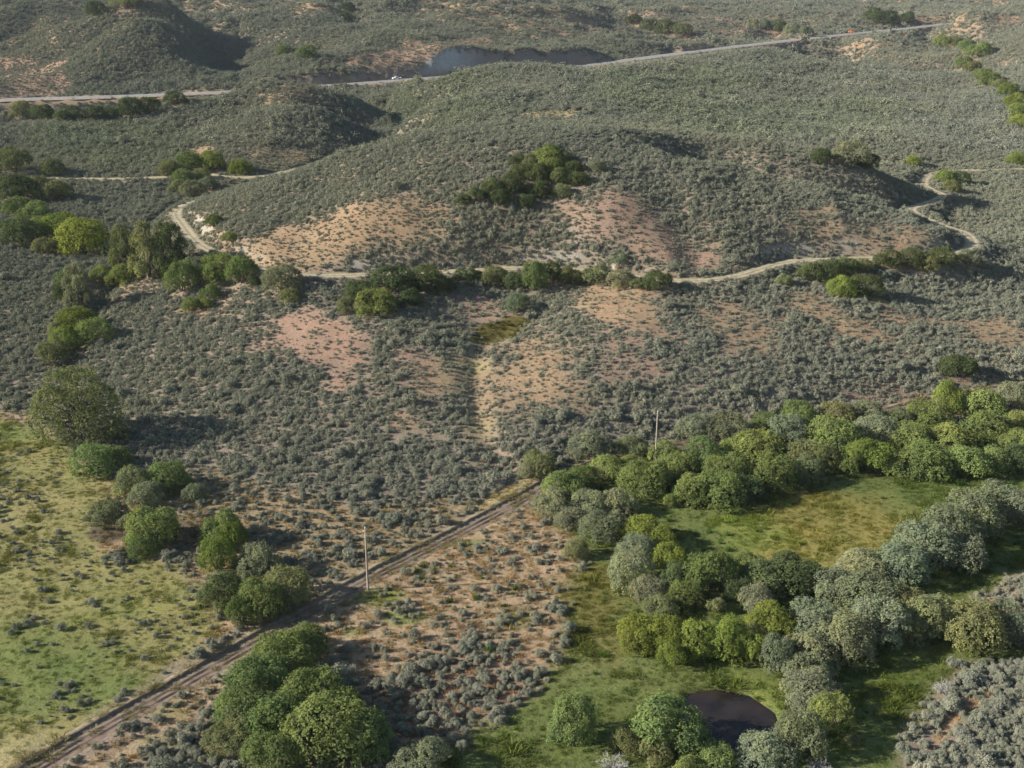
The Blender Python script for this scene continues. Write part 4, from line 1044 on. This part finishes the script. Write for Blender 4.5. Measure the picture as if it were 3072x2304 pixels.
xs, ys, sz, ix, zsq = [], [], [], [], []
def add_sage(x, y, size, kind, squash=1.0):
    b, n = IDX[kind]
    xs.append(x); ys.append(y); sz.append(size); ix.append(b + rng.integers(0, n, len(x))); zsq.append(np.full(len(x), squash))
for lam, y0, y1, kind, mean in ((1.3, 96, 185, "near", 0.76), (2.1, 185, 470, "mid", 0.70), (1.05, 470, 1000, "far", 0.95), (0.22, 1000, 1900, "far", 1.8)):
    x, y = scatter(lam, y0, y1, DENS)
    add_sage(x, y, mean * sample(SIZE, x, y) * np.exp(rng.normal(-0.05, 0.38, len(x))), kind)
x, y = scatter(0.45, 96, 200, np.clip(DENS * 1.2, 0, 0.5))                 # small seedlings between the grown bushes
add_sage(x, y, 0.32 * np.exp(rng.normal(0, 0.25, len(x))), "near")
x, y = scatter(1.9, 96, 200, np.clip(DENS, 0, 1) * np.clip(right_brush2 + right_brush + 0.45 * sage_bottom, 0, 1))      # closer-set brush in the dense patches
add_sage(x, y, 0.72 * np.exp(rng.normal(-0.05, 0.3, len(x))), "near")
X, Y, S, I = map(np.concatenate, (xs, ys, sz, ix))
Z = height(X, Y)

# the 300 bushes that show largest stand as objects of their own
depth = Y * cp - (Z - CAM_H) * sp
U = 1536 + FPX * X / depth; V_ = 1152 - FPX * (Y * sp + (Z - CAM_H) * cp) / depth
mead_ = sample(left_meadow, X, Y) > 0.3
show = np.where((U > 10) & (U < 3062) & (V_ > 20) & (V_ < 2296) & (S > 0.5), S / depth * np.where(mead_, 1.7, 1.0), 0)
pick = np.argsort(-show)[:300]
mead = sample(left_meadow, X, Y); corner = np.maximum(sample(right_brush2, X, Y), sample(right_brush, X, Y)); roff = sample(off, X, Y)
def sage_place(k_):
    row = ("near the bottom edge", "half way up the view", "at the far end")[0 if V_[k_] > 2080 else 1 if V_[k_] > 1800 else 2]
    if corner[k_] > 0.3: return ("in the patch below the silvery row, at the right edge" if U[k_] > 2950 else "in the patch below the silvery row, beside the green strip"), "right corner patch"
    if mead[k_] > 0.3: return "on the grassy flat left of the road, " + row, "meadow sagebrush"
    if roff[k_] > 0: return ("between the left thicket and the road, " + ("by the near utility pole" if abs(U[k_] - 1104) < 160 else "nearer the thicket" if U[k_] < 944 else "nearer the road bend")), "verge sagebrush"
    return "on the dry strip right of the road, " + row, "dry strip sagebrush"
for k_ in pick:
    o = link("sagebrush", NEAR_S[I[k_] % 5], None, (X[k_], Y[k_], Z[k_] - 0.04))
    o.rotation_euler = (0, 0, rng.uniform(0, 6.28)); o.scale = (S[k_], S[k_], S[k_] * rng.uniform(.7, 1.0))
    where, grp = sage_place(k_)
    tag(o, ("big " if S[k_] > 1.25 else "medium " if S[k_] > 0.95 else "small ") + "grey sagebrush " + where, "sagebrush", grp)
rest = np.ones(len(X), bool); rest[pick] = False

def cover(name, X, Y, Z, S, I, tint, zs, kind="stuff"):
    n = len(X)
    me = bpy.data.meshes.new(name); me.vertices.add(n)
    me.vertices.foreach_set("co", np.stack([X, Y, Z], 1).astype(np.float32).ravel())
    for an, typ, vals, key in (("size", 'FLOAT_VECTOR', np.stack([S, S, S * zs], 1), "vector"), ("turn", 'FLOAT', rng.uniform(0, 6.283, n), "value"), ("pick", 'INT', I, "value"),
                               ("tint", 'FLOAT_COLOR', np.concatenate([tint, np.ones((n, 1))], 1), "color")):
        a = me.attributes.new(an, typ, 'POINT')
        a.data.foreach_set(key, np.ascontiguousarray(vals, np.int32 if typ == 'INT' else np.float32).ravel())
    o = link(name, me)
    ng = bpy.data.node_groups.new(name, "GeometryNodeTree")
    ng.interface.new_socket("Geometry", in_out='INPUT', socket_type='NodeSocketGeometry')
    ng.interface.new_socket("Geometry", in_out='OUTPUT', socket_type='NodeSocketGeometry')
    gi, go = ng.nodes.new("NodeGroupInput"), ng.nodes.new("NodeGroupOutput")
    m2p = ng.nodes.new("GeometryNodeMeshToPoints")
    iop = ng.nodes.new("GeometryNodeInstanceOnPoints")
    ci_ = ng.nodes.new("GeometryNodeCollectionInfo")
    ci_.inputs["Collection"].default_value = src
    ci_.inputs["Separate Children"].default_value = True
    ci_.inputs["Reset Children"].default_value = True
    def attr(nm, dt):
        q = ng.nodes.new("GeometryNodeInputNamedAttribute"); q.data_type = dt; q.inputs["Name"].default_value = nm
        return next(s_ for s_ in q.outputs if s_.enabled and s_.name == "Attribute")
    cx = ng.nodes.new("ShaderNodeCombineXYZ"); ng.links.new(attr("turn", 'FLOAT'), cx.inputs[2])
    ng.links.new(gi.outputs[0], m2p.inputs[0]); ng.links.new(m2p.outputs[0], iop.inputs["Points"])
    ng.links.new(ci_.outputs[0], iop.inputs["Instance"]); iop.inputs["Pick Instance"].default_value = True
    ng.links.new(attr("pick", 'INT'), iop.inputs["Instance Index"])
    ng.links.new(cx.outputs[0], iop.inputs["Rotation"]); ng.links.new(attr("size", 'FLOAT_VECTOR'), iop.inputs["Scale"])
    ng.links.new(iop.outputs[0], go.inputs[0])
    md = o.modifiers.new("cover", 'NODES'); md.node_group = ng
    return tag(o, kind=kind)

gr = sample(GREENISH, X, Y)[:, None]
patch = fbm(X, Y, 40, 3, 99)[:, None]
tint = (1 + (patch - 0.5) * np.array([0.30, 0.22, 0.10])) * (1 + gr * np.array([0.0, 0.07, -0.10]))
cover("sagebrush_cover", X[rest], Y[rest], Z[rest] - 0.04, S[rest], I[rest], tint[rest], rng.uniform(.65, 1.0, rest.sum()))["label"] = "dense grey-green sagebrush covering the slopes"

def cover_colour(x, y):
    return np.stack([sample(GCOL[..., c_], x, y) for c_ in range(3)], 1)
x, y = scatter(1.7, 96, 320, GREEN)
tc_ = cover_colour(x, y) * np.array([0.95, 1.08, 0.85]) * rng.uniform(0.62, 1.3, (len(x), 1))
cover("meadow_grass", x, y, height(x, y) - 0.03, np.exp(rng.normal(0, 0.3, len(x))) * (0.5 + 0.5 * sstep(.45, .75, fbm(x, y, 5, 3, 70)) + 0.45 * sample(wet, x, y) * sstep(.4, .7, fbm(x, y, 9, 3, 72))), IDX["grass"][0] + rng.integers(0, 4, len(x)), tc_, rng.uniform(.5, 1.0, len(x)))["label"] = "short green and yellow meadow grass"
dry_grid = dry_strip * (1 - GREEN) + near_brush * 0.7 + straw_verge + right_brush2 * 0.5
x, y = scatter(1.1, 96, 215, np.clip(dry_grid, 0, 1))
tc_ = cover_colour(x, y) * np.array([1.08, 1.04, 0.95]) * rng.uniform(0.75, 1.3, (len(x), 1))
cover("dry_grass", x, y, height(x, y) - 0.03, np.exp(rng.normal(-0.25, 0.3, len(x))), IDX["grass"][0] + rng.integers(0, 4, len(x)), tc_, rng.uniform(.6, 1.2, len(x)))["label"] = "dry straw-coloured grass between the sagebrush"
ti = rng.integers(0, len(road_fine) - 1, 2600)
tT = road_fine[ti + 1] - road_fine[ti]; tT /= np.linalg.norm(tT, axis=1)[:, None]
to = np.choose(rng.integers(0, 5, 2600), [-0.95, -1.95, -3.2, 0.45, 0.8]) + rng.normal(0, 0.22, 2600)
x = road_fine[ti, 0] - tT[:, 1] * to; y = road_fine[ti, 1] + tT[:, 0] * to
kk = rng.uniform(0, 1, 2600) < sstep(0.35, 0.6, fbm(x, y, 6, 3, 88)) * 0.9 + 0.1
x, y = x[kk], y[kk]
tc_ = np.array([0.26, 0.225, 0.115]) * rng.uniform(0.7, 1.2, (len(x), 1))
cover("verge_grass", x, y, height(x, y) + 0.08, np.exp(rng.normal(-0.35, 0.35, len(x))), IDX["grass"][0] + rng.integers(0, 4, len(x)), tc_, rng.uniform(.4, .9, len(x)))["label"] = "dry grass along the ruts and verges of the dirt road"
weed_zone = np.maximum(zone([(1180, 1760), (1330, 1640), (1420, 1660), (1500, 1830), (1480, 1960), (1340, 1900), (1290, 1800)], 3, 3, 6, 71) * 0.10, wet * 0.03)
x, y = scatter(1.0, 96, 215, weed_zone)
tc_ = np.array([0.075, 0.125, 0.03]) * rng.uniform(0.7, 1.4, (len(x), 1))
cover("green_weeds", x, y, height(x, y) - 0.03, np.exp(rng.normal(0, 0.3, len(x))), IDX["weed"][0] + rng.integers(0, 3, len(x)), tc_, rng.uniform(.7, 1.3, len(x)))["label"] = "leafy green weeds on the dry strip and in the marsh"


# ------------------------------------------------------------------ poles and vehicles
def pole(u, v, label, arm):
    x, y, t = ground_point(u, v)
    root = bpy.data.objects.new("utility_pole", None); COL.objects.link(root); root.location = (x, y, float(height(x, y)))
    Hh = 10.1
    Solid().tube([(0, 0, -1.0), (0, 0, 3), (0, 0, 6.5), (0, 0, Hh)], [0.165, 0.15, 0.13, 0.105], 12).build("shaft", M_POLE, root, True)
    Solid().box(-0.06, 0.06, -0.13, 0.13, Hh + 0.001, Hh + 0.04).build("pole_cap", M_STEEL, root)
    if arm:
        Solid().box(-0.75, 0.75, -0.06, 0.06, Hh - 0.42, Hh - 0.30).build("crossarm", M_POLE, root)
        spots = ((-0.62, 0, Hh - 0.30), (0.62, 0, Hh - 0.30), (0, 0, Hh + 0.04))
    else:
        Solid().box(-0.30, -0.09, -0.03, 0.03, Hh - 0.62, Hh - 0.55).build("bracket", M_STEEL, root)
        spots = ((0, 0, Hh + 0.04), (-0.26, 0, Hh - 0.55))
    for s_ in spots:
        Solid().tube([s_, (s_[0], s_[1], s_[2] + 0.05), (s_[0], s_[1], s_[2] + 0.10), (s_[0], s_[1], s_[2] + 0.14), (s_[0], s_[1], s_[2] + 0.24)], [0.03, 0.03, 0.10, 0.07, 0.05], 8).build("insulator", M_PORC, root, True)
    return tag(root, label, "utility pole", "wooden utility poles")
pole(1104, 1768, "weathered wooden utility pole standing on the near edge of the dirt road", False)
pole(1966, 1388, "wooden utility pole with short crossarm rising behind the willow belt", True)

def wheel(parent, x, y, z, r):
    w_ = Solid().tube([(x, y - 0.12, z), (x, y + 0.12, z)], [r, r], 14).build("wheel", plain("tyre_rubber", (0.03, 0.03, 0.03), 0.8), parent, True)
    Solid().tube([(x, y - 0.135, z), (x, y + 0.135, z)], [r * .55, r * .55], 10).build("rim", M_STEEL, w_, True)

def on_highway(u, side_):
    best = None
    for a, b in zip(hwy_line[:-1], hwy_line[1:]):
        ua = 1536 + FPX * a[0] / (a[1] * cp - (a[2] - CAM_H) * sp); ub = 1536 + FPX * b[0] / (b[1] * cp - (b[2] - CAM_H) * sp)
        if ua <= u <= ub:
            k_ = (u - ua) / (ub - ua); p_ = a + (b - a) * k_; d_ = b - a; ang = math.atan2(d_[1], d_[0])
            return p_[0] - math.sin(ang) * side_, p_[1] + math.cos(ang) * side_, p_[2] + 0.23, ang

x, y, z, ang = on_highway(1194, 1.9)
tr = bpy.data.objects.new("pickup_truck", None); COL.objects.link(tr); tr.location = (x, y, z); tr.rotation_euler = (0, 0, ang)
WHITE = plain("white_paint", (0.78, 0.78, 0.76), 0.3, spec=0.5); GLASS = plain("dark_glass", (0.03, 0.035, 0.04), 0.1, spec=0.6)
Solid().box(-2.85, 2.85, -0.95, 0.95, 0.42, 0.80).box(-2.85, -1.55, -0.93, 0.93, 0.80, 1.12, (0.12, 0, .06, .06)).box(-1.549, 0.9, -0.95, 0.95, 0.801, 1.12).box(0.901, 2.85, -0.95, -0.85, 0.801, 1.12).box(0.901, 2.85, 0.85, 0.95, 0.801, 1.12).box(2.75, 2.851, -0.849, 0.849, 0.801, 1.12).build("body", WHITE, tr)
cab = Solid().box(-1.45, 0.85, -0.86, 0.86, 1.121, 1.78, (0.62, 0.22, 0.12, 0.12)).build("cab", WHITE, tr)
Solid().box(-1.2, 0.70, -0.845, 0.845, 1.2, 1.66, (0.42, 0.14, 0.045, 0.045)).build("side_window", GLASS, cab)
Solid().box(-1.40, -0.9, -0.70, 0.70, 1.16, 1.70, (0.46, -0.4, 0.06, 0.06)).build("windscreen", GLASS, cab)
for wx in (-1.85, 1.75):
    for wy in (-0.86, 0.86): wheel(tr, wx, wy, 0.38, 0.38)
for wy in (-0.72, 0.72): Solid().box(-2.87, -2.82, wy - 0.16, wy + 0.16, 0.82, 1.0).build("headlight", M_PORC, tr)
Solid().box(-2.98, -2.853, -0.9, 0.9, 0.42, 0.6).build("bumper", M_STEEL, tr)
tag(tr, "white pickup truck driving on the highway in the gap between two hills", "pickup truck")

x, y, z, ang = on_highway(2560, 2.2)
lo = bpy.data.objects.new("road_machine", None); COL.objects.link(lo); lo.location = (x, y, z); lo.rotation_euler = (0, 0, ang - 0.9)
ORANGE = plain("orange_paint", (0.75, 0.20, 0.05), 0.45, spec=0.4)
Solid().box(-2.6, 2.2, -1.1, 1.1, 0.8, 1.5).box(-2.6, -0.6, -0.8, 0.8, 1.501, 2.2, (0.1, 0, .1, .1)).build("body", ORANGE, lo)
cb = Solid().box(-0.55, 1.2, -0.85, 0.85, 1.501, 3.2, (0.12, 0.12, .1, .1)).build("cab", ORANGE, lo)
Solid().box(-0.50, 1.15, -0.87, 0.87, 2.1, 2.9, (0.05, 0.05, .04, .04)).build("cab_window", GLASS, cb)
Solid().box(2.25, 2.9, -1.4, 1.4, 0.3, 1.3, (0.2, 0, 0, 0)).build("bucket", M_STEEL, lo)
for wx in (-1.6, 1.4):
    for wy in (-1.0, 1.0): wheel(lo, wx, wy, 0.62, 0.62)
tag(lo, "small orange road machine parked at the cut beside the highway", "road machine")


# ------------------------------------------------------------------ a little haze in the air over the valley
hm, hnt, hout = new_mat("haze")
hv = hnt.nodes.new("ShaderNodeVolumePrincipled")
hv.inputs["Color"].default_value = (0.80, 0.88, 1.0, 1)
hv.inputs["Density"].default_value = 0.000035
hv.inputs["Anisotropy"].default_value = 0.1
hnt.links.new(hv.outputs[0], hout.inputs["Volume"])
zt = max(float(GZ.max()), CAM_H) + 30
xm = float(np.abs(GX).max()) + 60
hz_box = Solid().box(-xm, xm, float(ROWS[0]) - 80, float(ROWS[-1]) + 60, float(GZ.min()) - 1.0, zt)
hz_o = hz_box.build("haze", hm)
tag(hz_o, "thin bluish haze over the far hills", None, None, "stuff")
